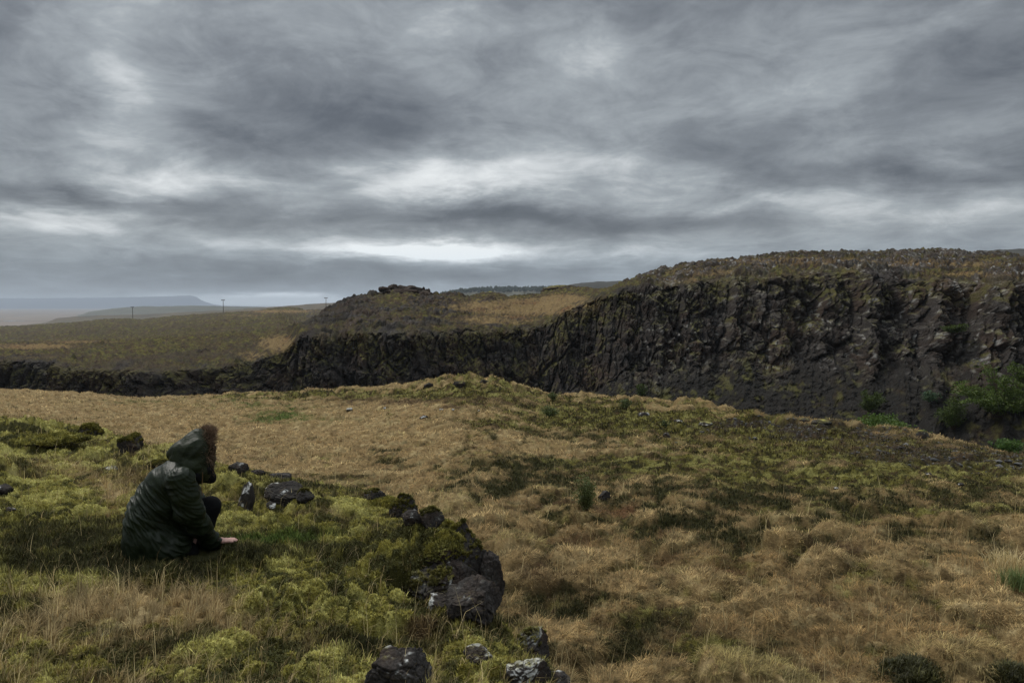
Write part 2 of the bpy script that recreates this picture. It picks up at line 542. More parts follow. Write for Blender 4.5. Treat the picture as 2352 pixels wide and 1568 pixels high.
# planting map: photo x, y (a spot on the ground), half widths, plant, strength
#   t tan grass  m moss  h dark heath  g fresh green  b brown  s soil  l pale lichen  r rusty sedge
PLANTS = [
    # meadow
    (660, 962, 120, 16, 'g', 0.8), (560, 935, 200, 7, 'g', 0.5), (300, 925, 160, 8, 'g', 0.35), (900, 975, 160, 9, 'g', 0.35), (820, 990, 260, 14, 't', .5),
    (1090, 900, 150, 30, 'm', 1.0), (800, 913, 260, 12, 'm', 0.9), (560, 915, 120, 7, 'm', .7), (1000, 925, 260, 12, 'b', 0.7),
    (1330, 950, 160, 35, 'm', 1.0), (1560, 970, 220, 32, 'm', 0.9), (1800, 1010, 260, 40, 'm', 0.75), (2200, 1090, 260, 50, 'm', 0.6),
    (1200, 985, 200, 16, 'm', .5), (1300, 1000, 200, 14, 'h', .6), (1050, 985, 160, 8, 'b', .5),
    (1680, 985, 200, 14, 's', 0.9), (1880, 1005, 220, 18, 's', 0.9), (2060, 1040, 240, 26, 's', 0.9), (2300, 1080, 160, 26, 's', 0.8), (1980, 1030, 200, 16, 'b', .6),
    (1180, 1075, 130, 16, 'h', 0.9), (1120, 1125, 110, 18, 'h', 0.9), (1250, 1115, 90, 18, 'h', 0.8), (885, 1042, 30, 7, 'h', 0.8), (900, 1065, 50, 6, 'h', 0.5),
    (1290, 1165, 90, 14, 'b', 0.8), (1400, 1085, 200, 16, 'm', 0.5), (1580, 1065, 260, 22, 'm', 0.7), (1620, 1150, 140, 18, 'h', 0.8), (1850, 1110, 200, 18, 'm', 0.7),
    (1800, 1170, 160, 16, 'h', 0.8), (2050, 1160, 220, 20, 'h', 0.6), (2200, 1130, 200, 18, 'h', 0.5), (2000, 1190, 200, 12, 'm', .7), (2280, 1180, 160, 18, 'm', .6),
    (1560, 1215, 110, 18, 'h', 0.7), (1700, 1260, 60, 24, 'h', 0.9), (1500, 1185, 90, 14, 'r', 0.6), (1420, 1180, 60, 16, 'r', 0.7), (1560, 1230, 60, 14, 'r', .7),
    (1900, 1270, 110, 18, 'b', 0.7), (1250, 1240, 130, 40, 'r', 0.5), (1450, 1290, 150, 24, 'r', 0.5), (1650, 1340, 80, 30, 'r', 0.5), (1950, 1390, 200, 30, 'r', 0.35),
    (1270, 1205, 40, 10, 'h', 0.8), (1880, 1290, 50, 12, 'h', 0.8), (2080, 1280, 90, 14, 'h', .5), (2200, 1240, 140, 16, 'h', .4),
    (1300, 1390, 160, 70, 'h', 0.75), (1420, 1500, 240, 60, 'h', 0.65), (1240, 1340, 90, 60, 'b', 0.7), (1640, 1520, 150, 34, 'm', 0.7), (1560, 1470, 160, 40, 'b', .6),
    (1330, 1560, 140, 40, 'h', .8), (1750, 1450, 130, 30, 'g', .25), (1950, 1430, 60, 12, 'g', 0.3), (1900, 1560, 120, 20, 'b', .5), (2050, 1330, 200, 20, 'b', 0.35),
    (1700, 1120, 560, 90, 'h', 0.34), (1350, 1090, 250, 60, 'h', .25), (1900, 1090, 500, 60, 'm', 0.30), (1500, 1250, 300, 60, 'h', .25), (2100, 1230, 300, 60, 'h', .22), (1750, 1320, 300, 40, 'r', .3),
    (1780, 985, 420, 22, 's', .5), (2200, 1065, 260, 34, 's', .6),
    (1020, 1385, 90, 36, 's', 1.3), (950, 1360, 40, 30, 's', .7), (920, 1560, 90, 30, 's', .8),
    # hill
    (60, 985, 130, 16, 'm', .8), (100, 1010, 120, 9, 'h', 0.9), (160, 1040, 200, 14, 'g', 0.35), (60, 1030, 90, 20, 'm', 0.9),
    (150, 1120, 160, 40, 't', 0.7), (290, 1090, 110, 26, 'b', .5), (240, 1175, 110, 30, 'r', 0.95), (270, 1150, 80, 20, 't', .7), (60, 1185, 160, 30, 'm', 0.9), (90, 1130, 140, 20, 'm', 0.6),
    (60, 1095, 60, 14, 'h', .5), (150, 1260, 220, 50, 'h', 0.95), (300, 1320, 200, 30, 'h', 0.7), (470, 1290, 130, 26, 'h', 0.9), (60, 1330, 100, 30, 'h', .6),
    (20, 1225, 100, 16, 'l', 0.5), (300, 1300, 60, 10, 'l', 0.7), (260, 1450, 60, 30, 'l', 0.8), (220, 1470, 30, 14, 'l', .6), (120, 1550, 80, 20, 'l', .3),
    (690, 1245, 150, 30, 'g', 1.0), (560, 1250, 90, 14, 'g', .8), (580, 1285, 110, 14, 'h', .6), (800, 1280, 100, 18, 'h', 0.6), (940, 1250, 80, 24, 'h', .55), (900, 1270, 90, 26, 'm', .7),
    (760, 1165, 160, 22, 'm', 0.9), (560, 1205, 160, 16, 'm', 1.0), (730, 1190, 90, 12, 't', 0.6), (610, 1150, 50, 12, 't', .6), (530, 1165, 50, 12, 't', .6),
    (640, 1130, 90, 10, 'h', .8), (700, 1110, 140, 9, 'h', .7),
    (700, 1360, 150, 60, 'm', 0.8), (860, 1390, 110, 50, 'm', 0.9), (560, 1440, 160, 60, 't', 0.55), (260, 1420, 180, 40, 't', 0.75), (420, 1380, 130, 36, 't', 0.7), (120, 1480, 160, 50, 't', .5),
    (640, 1540, 180, 40, 'm', 0.5), (900, 1460, 90, 40, 'h', 0.75), (830, 1500, 60, 36, 'h', .7), (960, 1420, 60, 20, 'b', .8), (1060, 1440, 90, 18, 'h', .6), (1110, 1465, 90, 34, 'm', 1.0), (1090, 1540, 60, 40, 'm', 1.0),
    (400, 1340, 200, 20, 'h', .6), (320, 1540, 170, 40, 'm', .5), (560, 1500, 120, 26, 'h', .35), (1000, 1330, 80, 50, 'h', .8), (50, 1420, 110, 26, 'h', .55), (430, 1500, 50, 20, 'h', .6), (480, 1540, 120, 24, 't', .6),
]


def planting(X, Y, Z, M):
    """share of each plant at the ground points; (n) arrays keyed by letter"""
    n = X.shape
    S = 0.0
    wx, wy = to_photo(X, Y, Z * 0 + np.where(M['hd'] > -9e9, M['zs'], 0))
    base = dict()
    hill = M['hd'] > -0.15 * np.ones(n)
    f_a = fbm(X * 0.9, Y * 0.9, octs=5, rough=0.6, seed=51)
    f_b = fbm(X * 1.7 + 9, Y * 1.7, octs=5, rough=0.6, seed=52)
    f_c = fbm(X * 0.5 - 4, Y * 0.7, octs=5, rough=0.6, seed=53)
    f_d = fbm(X * 4.5, Y * 4.5, octs=4, rough=0.6, seed=54)
    sc = dict(t=0.55 + 0 * X, m=0.10 + 0.9 * f_a, h=0.02 + 0.75 * f_b, g=-0.25 + 0.6 * f_c, b=0.05 + 0.6 * f_c - 0.3 * f_a, s=-0.35 + 0 * X,
              l=-0.55 + 0.8 * f_d, r=-0.15 + 0.8 * f_b - 0.3 * f_d)
    far = sstep(10, 24, Y)
    for k, v in dict(t=0.0, m=0.42, h=0.20, g=-0.05, b=0.05, s=-0.5, l=0.12, r=-0.1).items():
        sc[k] = sc[k] + hill * v
    sc['t'] = sc['t'] - hill * (0.18 - 0.5 * f_b)
    for k in 'mhb':
        sc[k] = sc[k] - (1 - hill) * far * (0.20 if k != 'b' else 0.1)
    # far-off streaky patchwork: strips of heath, moss and brown sedge through the tan grass
    st1 = fbm(X * 0.55, Y * 0.8, octs=5, rough=0.65, seed=56); st2 = fbm(X * 0.9 + 7, Y * 1.2, octs=5, rough=0.65, seed=57)
    sc['h'] = sc['h'] + (1 - hill) * (0.42 * st1 - 0.02)
    sc['m'] = sc['m'] + (1 - hill) * (0.55 * st2 - 0.14)
    sc['r'] = sc['r'] + (1 - hill) * 0.35 * (st2 - st1)
    sc['t'] = sc['t'] + (1 - hill) * 0.30 * (M['idc'] - 0.4)
    fe = fbm(X * 2.8, Y * 3.4, octs=4, rough=0.62, seed=58); ff = fbm(X * 3.0 + 5, Y * 3.6, octs=4, rough=0.62, seed=59)
    mid_r = sstep(950, 1250, wx) * sstep(1330, 1230, wy)
    sc['h'] = sc['h'] + (1 - hill) * 0.55 * f_d
    sc['m'] = sc['m'] - (1 - hill) * 0.35 * f_d
    sc['h'] = sc['h'] + (1 - hill) * (1.25 * fe * (0.35 + 0.65 * mid_r) + 0.16 * mid_r)
    sc['m'] = sc['m'] + (1 - hill) * 0.85 * ff
    sc['b'] = sc['b'] + (1 - hill) * 0.4 * (ff - fe)
    jit_x = 40 * f_b + 30 * st1; jit_y = 16 * f_a + 10 * st2
    for (px, py, rx, ry, k, s) in PLANTS:
        q = ((wx + jit_x - px) / rx) ** 2 + ((wy + jit_y - py) / ry) ** 2
        b = np.exp(-q * 0.9)
        sc[k] = sc[k] + (1.45 if k in 'hrgb' and px < 1080 else 0.80 if k == 'h' else 1.05) * s * b * (0.85 + 0.9 * f_d + 0.5 * f_a)
        if k != 't':
            sc['t'] = sc['t'] - 0.30 * s * b
    # tussock tops are dry grass, the hollows between them dark
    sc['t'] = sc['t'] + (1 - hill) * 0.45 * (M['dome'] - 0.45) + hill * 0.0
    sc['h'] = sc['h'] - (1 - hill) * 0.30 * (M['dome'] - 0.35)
    sc['m'] = sc['m'] + hill * 0.35 * (M['c1'] - 0.45) + hill * 0.2 * (M['c2'] - .4)
    steep = (M['step'] > 0.05) & (M['step'] < 0.97)
    sc['h'] = sc['h'] + 0.25 * steep
    sc['b'] = sc['b'] + 0.25 * steep
    over = M['over']
    sc['s'] = sc['s'] + np.where(over > 1.2, 1.5, 0)
    sc['m'] = sc['m'] + np.exp(-((over + 0.6) / 0.8) ** 2) * 0.35
    keys = 'tmhgbslr'
    E = np.stack([np.exp(np.clip(sc[k], -3, 3) * 7.0) for k in keys], 0)
    E /= E.sum(0)
    N_hill = hill
    return {k: E[i] for i, k in enumerate(keys)}, dict(f_a=f_a, f_b=f_b, f_d=f_d, hill=hill * 1.0)


def plant_colour(W, N, X, Y, M):
    v = N['f_d']
    moss = lerp(C_OLIVE, C_MOSS, sstep(-0.35, 0.25, v + 0.5 * (M['c2'] - .4)))  # gaps between cushions coloured darker: some of their shade is painted in
    # every cushion has its own colour: fresh yellow, grey-green or old dark olive
    pick = 0.55 * M['gid'] + 0.45 * M['hid'] + 0.45 * v
    moss = lerp(moss, C_OLIVE * 0.40 + 0 * moss, sstep(0.50, 0.28, pick + 0.3 * (M['kid'] - 0.5)) * 0.95)
    moss = lerp(moss, C_MOSSL, sstep(0.52, 0.86, pick + 0.35 * N['f_b'] + 0.25 * (M['kid'] - 0.5)) * 0.85)
    moss = lerp(lerp(moss * 0.62, C_BROWN * 0.6 + 0 * moss, sstep(0.0, 0.5, -v)), moss, N['hill'])
    tan = lerp(C_TAN, C_STRAW, sstep(-0.1, 0.6, v + 0.7 * N['f_b']) * 0.7)
    tan = lerp(tan, C_BROWN, sstep(0.05, 0.6, -v + 0.5 * N['f_a']) * 0.55)
    parts = dict(t=tan, m=moss, h=C_HEATH + 0 * tan, g=C_GREEN + 0 * tan, b=C_BROWN + 0 * tan, s=C_SOIL + 0 * tan, l=np.array([0.42, 0.42, 0.30]) + 0 * tan,
                 r=C_RUST + 0 * tan)
    c = 0
    for k in W:
        c = c + W[k][..., None] * parts[k]
    return c


def build_near_ground():
    xs = np.concatenate([np.arange(-900, -160, 14), np.arange(-160, 2520, 2.1), np.arange(2520, 3260, 14)])
    ys = np.exp(np.arange(math.log(1.15), math.log(66.0), 0.0046))
    U, Yg = np.meshgrid((xs - CX) / F_D, ys)
    # spread the rows nearest the camera sideways so that the hill is also there beside the frame
    X = U * (Yg + 0.9 * np.exp(-Yg / 2.0))
    Z, M = near_height(X, Yg, True)
    W, N = planting(X, Yg, Z, M)
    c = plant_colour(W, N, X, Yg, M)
    # bare gravel glints in the eroded soil
    st = (_hash((X * 26).astype(np.int64), (Yg * 20).astype(np.int64), np.zeros(X.shape, np.int64), 5) & np.uint32(255)).astype(np.float32) / 255
    c = lerp(c, np.array([0.13, 0.12, 0.115]), np.clip(W['s'] * (st > 0.93) * (M['over'] < 1), 0, 1) * 0.8)
    fx, fy = to_photo(X, Yg, Z)
    face = sstep(0.12, 0.3, M['step']) * (1 - sstep(0.75, 0.97, M['step'])) * sstep(6.9, 6.3, Yg) * sstep(-0.5, 0.1, N['f_b'] + 0.3)
    rockc = lerp(C_ROCK * 0.8 + 0 * c, np.array([0.15, 0.14, 0.13]), sstep(0.1, 0.5, N['f_d']))
    c = lerp(c, rockc, face * 0.9)
    # litter under the blades, its colour darkened so the gaps between them read dark
    c = c * 0.62
    v = np.stack([X, Yg, Z], -1).reshape(-1, 3)
    m = mat_col("ground_cover_soil", rough=0.96, bump=0.7, bscale=55, vary=0.35, vscale=38, spec=0.08, bdist=0.03)
    o = mesh_obj("ground", v, grid_faces(*X.shape), m, c.reshape(-1, 3))
    return finish(o, "mossy hill and tan meadow running out to the dark edge of the gorge", "ground", kind="structure")


# ---------------------------------------------------------------- blades: grass, moss tips, heath sprigs as one mesh per kind
def blades_mesh(name, P, az, length, width, t1, t2, col, mat):
    """five-vertex curved blades"""
    n = len(P)
    d = np.stack([np.sin(az), np.cos(az), 0 * az], -1)
    s = np.stack([np.cos(az), -np.sin(az), 0 * az], -1)
    up = np.array([0, 0, 1.0])
    w = (width / 2)[:, None]
    mid = P + (length * 0.55)[:, None] * (np.sin(t1)[:, None] * d + np.cos(t1)[:, None] * up)
    tip = mid + (length * 0.45)[:, None] * (np.sin(t2)[:, None] * d + np.cos(t2)[:, None] * up)
    V = np.stack([P - s * w, P + s * w, mid - s * w * 0.75, mid + s * w * 0.75, tip], 1).reshape(-1, 3)
    b = (np.arange(n, dtype=np.int32) * 5)[:, None]
    L = (b + np.array([0, 1, 3, 2, 2, 3, 4], np.int32)).ravel()
    T = np.tile(np.array([4, 3], np.int32), n)
    C = np.repeat(col, 5, axis=0).reshape(n, 5, 3)
    return mesh_obj(name, V, None, mat, C.reshape(-1, 3), smooth=True, loops=(L, T))


def scatter(rng, n, xr, yr, power):
    """random ground points in the wedge ahead; density falls with distance as depth ** -power"""
    px = rng.uniform(xr[0], xr[1], n)
    k = power - 1.0
    a, b = yr[0] ** (1 - k), yr[1] ** (1 - k)
    Y = (a + (b - a) * rng.random(n)) ** (1 / (1 - k)) if abs(k - 1) > 1e-3 else yr[0] * (yr[1] / yr[0]) ** rng.random(n)
    return (px - CX) / F_D * Y, Y


def build_cover(density=1.0):
    rng = np.random.default_rng(11)
    m_grass = mat_col("dry_grass", rough=0.8, vary=0.2, vscale=9, spec=0.2, transl=0.25)
    m_moss = mat_col("moss", rough=0.95, vary=0.3, vscale=30, spec=0.05, transl=0.12)
    m_heath = mat_col("heath", rough=0.8, vary=0.3, vscale=30, spec=0.15, transl=0.12)
    n = int(2000000 * density)
    X1, Y1 = scatter(rng, n, (-480, 2840), (2.8, 35.0), 2.75)
    Z, M = near_height(X1, Y1, True)
    W, N = planting(X1, Y1, Z, M)
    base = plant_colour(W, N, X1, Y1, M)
    keep = M['over'] < 1.5
    person = ((X1 + 2.28) / 0.36) ** 2 + ((Y1 - 5.42) / 0.28) ** 2
    r = rng.random(n)
    hill = M['hd'] > -0.1
    pg = W['t'] + 0.75 * W['r'] + 0.55 * W['b'] + 0.5 * W['g'] * (~hill) + 0.05 * W['m'] + .06 * W['h']
    pg = np.where(hill, pg * 0.22, pg * 0.85)
    grass = keep & (r < pg) & (person > 1.0)
    pm = W['m'] + 0.6 * W['l']
    r2 = rng.random(n)
    moss = keep & ~grass & (r2 < pm) & (Y1 < 16)
    heath = keep & ~grass & ~moss & (r2 < pm + W['h'] + W['g'] + 0.3 * W['b']) & (person > 0.55)
    P = np.stack([X1, Y1, Z - 0.006], -1)
    wpx = Y1 / 784.0                                    # size of one picture element at that distance
    flow = 2.6 * perlin(X1 * 0.6, Y1 * 0.6, seed=70) + 0.9
    # dry grass: blades gathered into tufts that splay outwards and drape down the tussocks
    i = np.where(grass)[0]
    k = len(i)
    hl = hill[i]
    cell = np.maximum(np.where(hl, 0.10, 0.13), 0.011 * Y1[i])
    lv = np.exp(np.round(np.log(cell) * 4) / 4)
    _, _, tid, ox, oy = worley(X1[i] / lv, Y1[i] / lv, seed=60, vec=True)
    pull = np.where(hl, 0.6, 0.3)
    Xg = X1[i] - pull * ox * lv; Yg = Y1[i] - pull * oy * lv
    Pg = np.stack([Xg, Yg, near_height(Xg, Yg) - 0.008], -1)
    rr = rng.random(k)
    ln = np.where(hl, rng.uniform(0.035, 0.13, k) * (1 + 0.6 * (rng.random(k) > 0.9)), rng.uniform(0.035, 0.12, k)) * (0.6 + 0.8 * tid) + wpx[i] * 0.9
    wd = np.maximum(np.where(hl, 0.0026, 0.0030), wpx[i] * 0.36) * rng.uniform(0.7, 1.3, k)
    drape = np.clip(np.hypot(M['tox'][i], M['toy'][i]) * 1.6, 0, 1) * (~hl)
    tw = np.where(hl, 1.0, 0.55)
    vx = ox * tw + 1.6 * M['tox'][i] * drape + 0.40 * np.sin(flow[i]); vy = oy * tw + 1.6 * M['toy'][i] * drape + 0.40 * np.cos(flow[i])
    az = np.arctan2(vx, vy) + rng.normal(0, 0.75, k)
    lay = np.where(hl, 0.05, 0.50) + 0.40 * drape
    t1 = rng.uniform(0.05, 0.55, k) + lay
    t2 = t1 + rng.uniform(0.3, 1.2, k)
    straw = lerp(C_TAN, C_STRAW, rng.random(k) * (0.3 + 0.9 * tid))
    bw = np.where(hl, 1.6, (W['t'] + .3 * W['m'])[i])
    c = lerp(base[i], straw, np.clip(0.15 + 0.7 * bw * rng.random(k), 0, 1)) * ((0.5 + 0.75 * rr) * (0.5 + 0.9 * ((tid * 7.3) % 1)))[:, None]
    # whole tussocks differ: some bleached, some rusty, some still greenish
    tt = M['idc'][i]
    tint = lerp(lerp(np.array([0.84, 0.74, 0.63]) + 0 * c, np.array([1.25, 1.23, 1.16]) + 0 * c, sstep(0.15, 0.75, tt)), np.array([0.82, 0.88, 0.70]) + 0 * c, sstep(0.86, 0.95, tt))
    c = np.where(hl[:, None], c, c * tint)
    tall = rng.random(k) < np.where(hl, 0.006, 0.005) * (Y1[i] < 16)
    ln = np.where(tall, rng.uniform(0.16, 0.34, k), ln); t1 = np.where(tall, rng.uniform(0.0, 0.35, k), t1); t2 = np.where(tall, t1 + rng.uniform(0.1, 0.6, k), t2)
    c = np.where(tall[:, None], C_STRAW * rng.uniform(0.6, 1.15, (k, 1)), c)
    old = (rng.random(k) < 0.28) & ~hl & ~tall
    c = np.where(old[:, None], lerp(C_BROWN + 0 * c, C_OLIVE * 0.8, rng.random(k)) * 0.8, c)
    finish(blades_mesh("dry_grass", Pg, az, ln, wd, t1, t2, c, m_grass), "dry tan grass matted over the meadow tussocks and the mossy hill", "grass", kind="stuff")
    # moss tips
    i = np.where(moss)[0]
    k = len(i)
    ln = rng.uniform(0.010, 0.024, k) + 0.4 * wpx[i]
    wd = np.maximum(0.007, wpx[i] * 0.8) * rng.uniform(0.7, 1.4, k)
    az = rng.uniform(0, 2 * math.pi, k)
    t1 = rng.uniform(0, 0.9, k)
    c = base[i] * (0.75 + 0.75 * rng.random(k))[:, None]
    c = lerp(c, np.array([0.40, 0.40, 0.22]) + 0 * c, 0.25 * rng.random(k) ** 2)
    finish(blades_mesh("moss", P[i], az, ln, wd, t1, t1 + 0.5, c, m_moss), "yellow-green cushion moss covering the foreground hill", "moss", kind="stuff")
    # heath sprigs
    i = np.where(heath)[0]
    k = len(i)
    ln = rng.uniform(0.02, 0.065, k) + 0.6 * wpx[i]
    wd = np.maximum(0.006, wpx[i] * 0.7) * rng.uniform(0.7, 1.4, k)
    az = rng.uniform(0, 2 * math.pi, k)
    t1 = rng.uniform(0, 0.9, k)
    c = base[i] * (0.5 + 1.3 * rng.random(k) ** 2)[:, None]
    finish(blades_mesh("heath", P[i], az, ln, wd, t1, t1 + 0.3, c, m_heath), "dark green crowberry heath growing in low patches", "heath", kind="stuff")


build_near_ground()
build_cover(1.0)

# ---------------------------------------------------------------- far side of the gorge: cliff, bluff and moor as one sheet
# photo x, photo y of the cliff edge, depth, height of bare rock below the edge
EDGE = [(-700, 826, 82, 4.5), (0, 829, 75, 4.5), (120, 834, 73, 4.5), (160, 846, 72, 4), (300, 850, 71, 4.2), (370, 853, 72, 3.6), (440, 850, 75, 2.7),
        (520, 842, 78, 2.3), (600, 826, 80, 2.5), (645, 810, 80, 3.2), (675, 786, 79, 4.5), (690, 768, 78, 7), (720, 768, 76, 7), (763, 776, 75, 6.5),
        (830, 763, 75, 6.5), (1000, 763, 76, 6.5), (1200, 757, 79, 6.5), (1240, 748, 79, 6.8), (1300, 718, 77, 7), (1375, 680, 74, 7.5), (1450, 661, 71, 7),
        (1533, 656, 69, 6.5), (1678, 640, 66, 6), (1800, 632, 63, 6), (1977, 627, 59, 5.6), (2164, 650, 54, 5), (2352, 655, 49, 4.5), (2700, 665, 43, 4.2), (3000, 670, 40, 4)]
# first skyline behind the edge (bluff, right plateau) or, at the left, a place half way over the moor
SKY1 = [(-700, 790, 120), (0, 789, 112), (300, 782, 112), (500, 768, 116), (620, 760, 118), (660, 752, 112), (682, 747, 95), (708, 738, 92), (748, 715, 95), (780, 700, 98),
        (806, 687, 102), (840, 679, 105), (872, 675, 108), (905, 672, 109), (950, 672, 109), (985, 678, 110), (1010, 677, 112), (1050, 679, 114), (1080, 681, 116),
        (1095, 677, 116), (1120, 673, 116), (1145, 675, 116), (1170, 681, 118), (1235, 677, 124), (1255, 669, 126), (1300, 661, 130), (1345, 663, 128),
        (1372, 670, 118), (1395, 671, 108), (1440, 649, 102), (1500, 634, 98), (1520, 624, 96), (1560, 613, 96), (1608, 605, 96), (1716, 598, 95), (1790, 588, 93),
        (1880, 585, 92), (1957, 582, 90), (2060, 583, 88), (2123, 577, 86), (2206, 582, 84), (2290, 591, 80), (2352, 597, 78), (2600, 615, 72), (3000, 640, 66)]
MOOR = [(-700, 765, 430), (0, 749, 430), (133, 742, 430), (210, 736, 440), (233, 733, 440), (287, 730, 445), (318, 733, 445), (413, 724, 455), (517, 717, 470),
        (600, 712, 480), (640, 705, 480), (684, 705, 480), (700, 711, 490), (760, 710, 500), (830, 709, 500), (1000, 706, 500), (1500, 690, 500), (3000, 680, 500)]


def build_far_side():
    xs = np.concatenate([np.arange(-620, -110, 8), np.arange(-110, 2470, 2.0), np.arange(2470, 2960, 8)])
    u = (xs - CX) / F_D
    nc = len(xs)
    dB = tab(EDGE, xs, 2); yB = tab(EDGE, xs, 1); h1 = tab(EDGE, xs, 3)
    dB0 = dB + 0 * xs
    dB = dB + 1.2 * perlin(xs / 70.0, xs * 0, seed=90) + 0.25 * perlin(xs / 19.0, xs * 0, seed=91)
    yB = yB + (9 + 6 * sstep(1400, 1500, xs)) * fbm(xs / 60.0, xs * 0, octs=5, rough=0.62, seed=92)
    h1 = h1 * (1 + 0.25 * perlin(xs / 70.0, xs * 0, seed=93))
    zB = dB * slope_of(yB)
    yD = tab(SKY1, xs, 1); dD = tab(SKY1, xs, 2)
    zD = dD * slope_of(yD)
    left = 1 - sstep(630, 700, xs)
    dE = dD + 26 + 34 * left; zE = left * ((zD + 430 * slope_of(tab(MOOR, xs, 1))) / 2 - 0.6) + (1 - left) * (zD - 3.2)
    yF = tab(MOOR, xs, 1); dF = tab(MOOR, xs, 2)
    zF = dF * slope_of(yF)
    n0, n1, n2, n3, n4, n5 = 150, 130, 190, 40, 70, 14
    def seg(da, za, db, zb, n, k=1.0, bulge=0.0):
        t = np.linspace(0, 1, n, endpoint=False)[:, None] ** k
        return da + (db - da) * t, za + (zb - za) * t + bulge * np.sin(np.pi * t)
    gent = sstep(2.6, 1.2, h1)                                     # mossy slope instead of a cliff
    dT = dB - (2.2 + 0.22 * h1) - 3.0 * gent; zT = zB - h1
    fl = np.full(nc, -17.5)
    dW = dB0 - 3.5 - 0.22 * 6 - (np.abs(dB0 * slope_of(tab(EDGE, xs, 1)) - 6 - fl)) * 1.15
    rows = [seg(dW, fl, dT, zT, n0), seg(dT, zT, dB, zB, n1), seg(dB, zB, dD, zD, n2, 1.15, 0.35), seg(dD, zD, dE, zE, n3), seg(dE, zE, dF, zF, n4, 1.6),
            seg(dF, zF, dF + 260, np.full(nc, -44.0), n5)]
    D = np.concatenate([r[0] for r in rows], 0); Z = np.concatenate([r[1] for r in rows], 0)
    # round off the profile a little along each column
    k = np.exp(-np.linspace(-2, 2, 13) ** 2); k /= k.sum()
    def smooth(A):
        P = np.pad(A, ((6, 6), (0, 0)), 'edge')
        return sum(k[i] * P[i:i + len(A)] for i in range(13))
    D = smooth(D); Z = smooth(Z)
    # the rim is worn round, not cut square
    kk = np.exp(-np.linspace(-2.2, 2.2, 61) ** 2); kk /= kk.sum()
    e0 = n0 + n1
    wr = np.exp(-((np.arange(len(D)) - e0) / 34.0) ** 2)[:, None]
    def wide(A):
        P = np.pad(A, ((30, 30), (0, 0)), 'edge')
        return sum(kk[i] * P[i:i + len(A)] for i in range(61))
    D = D + wr * (wide(D) - D); Z = Z + wr * (wide(Z) - Z)
    nr = len(D)
    r = np.arange(nr)[:, None] + 0 * D
    talus = 1 - sstep(n0 - 24, n0 + 12, r)
    wall = sstep(n0 - 30, n0 + 6, r) * (1 - sstep(n0 + n1 - 8, n0 + n1 + 10, r))
    top = sstep(n0 + n1 - 10, n0 + n1 + 12, r)
    rocky = wall * (1 - gent[None, :])
    Xs = u[None, :] * D
    PX = xs[None, :] + 0 * D
    # craggy face: buttresses, upright columns, blocks, cracks
    s = Xs * 1.0
    ax = fbm(s * 0.22, Z * 0.10, D * 0.05, 4, 0.5, seed=100)
    col1, col2, cid = worley3(s * 0.62 + 0.5 * ax + 0.03 * Z, Z * 0.26 + 0.4 * ax, D * 0.3, seed=101)
    b1, b2, bid = worley3(s * 1.7 + 0.15 * Z * (cid - 0.5), Z * 0.55 + 2 * cid, D * 0.7, seed=102)
    e1, e2, eid = worley3(s * 4.2, Z * 1.5 + 3 * bid, D * 1.6, seed=108)
    fine = fbm(s * 2.6, Z * 1.6, D, 5, 0.6, seed=103)
    rid = fbm(s * 0.55, Z * 0.16, D * 0.2, 4, 0.55, seed=104, ridge=True)
    crack = sstep(0.16, 0.0, col2 - col1)
    crack2 = sstep(0.14, 0.0, b2 - b1)
    out = rocky * (1.3 * ax + 0.9 * (cid - 0.5) + 0.55 * (bid - 0.5) + 0.5 * rid + 0.60 * fine - 0.55 * crack - 0.28 * crack2 + 0.30 * (eid - 0.5))
    flute = 1 - 2 * np.abs(perlin(s * 0.75 + 0.3 * ax, Z * 0.10, seed=118))
    out = out + rocky * 0.55 * flute * sstep(1350, 1600, PX)
    strata = perlin(Z * 0.55 + 0.5 * ax, s * 0.05, seed=109)
    out = out + rocky * 0.45 * strata
    gul = fbm(s * 0.35 + 0.1 * Z, Z * 0.28, D * 0.1, 4, 0.55, seed=105)
    lump = fbm(s * 1.3, Z * 1.3, D * 1.3, 5, 0.6, seed=106)
    out = out + talus * (0.5 * gul + 0.6 * lump + 0.25 * fbm(s * 3, Z * 3, D * 3, 3, 0.6, seed=107)) + wall * gent[None, :] * (0.5 * ax + 0.35 * lump)
    # plateau: hummocks, low rock steps
    dist = np.clip(D / 90, 0.6, 3)
    QX = (u * 90)[None, :] + 0 * D; QY = np.log(D) * 90.0      # even texture: features grow with distance
    hum = fbm(QX * 0.7, QY * 0.5, None, 6, 0.68, seed=110)
    rock_t = fbm(Xs * 0.16, D * 0.22, None, 4, 0.55, seed=111)
    right = sstep(1380, 1500, PX)
    bluff = sstep(690, 730, PX) * (1 - sstep(1010, 1300, PX))
    bare = sstep(0.12, 0.32, rock_t + 0.20 * right + 0.20 * bluff - 0.30 * sstep(1000, 1100, PX) * (1 - right) - 0.25 * (1 - sstep(660, 700, PX)))
    w1, w2, wid = worley(Xs * 0.8, D * 0.45, seed=112)
    upz = top * ((0.42 - 0.04 * right) * hum * np.clip(dist, 1, 2.2) + bare * (0.45 * (wid - 0.3) + 0.2 * sstep(0.0, 0.2, w2 - w1))) * (1 - sstep(n0 + n1 + n2 + n3 + n4 - 8, nr, r) * 0.8)
    hum_m, _, mid_ = worley(QX * 1.9 + 0.5 * hum, QY * 0.9, seed=113)
    upz = upz + top * (0.22 * np.clip(1 - hum_m * 1.3, 0, 1) * np.clip(dist, 1, 2.5))
    Y = D - out * 0.95
    X = u[None, :] * D + out * 0.08 * perlin(Xs * 0.9, Z * 0.9, seed=115)
    Zf = Z + upz + out * 0.12 + rocky * 0.25 * fine
    # ---------------- colours
    v1 = fbm(Xs * 0.9, Z * 0.9, D * 0.4, 5, 0.6, seed=120)
    v2 = fbm(Xs * 0.28, Z * 0.35, D * 0.3, 4, 0.55, seed=121)
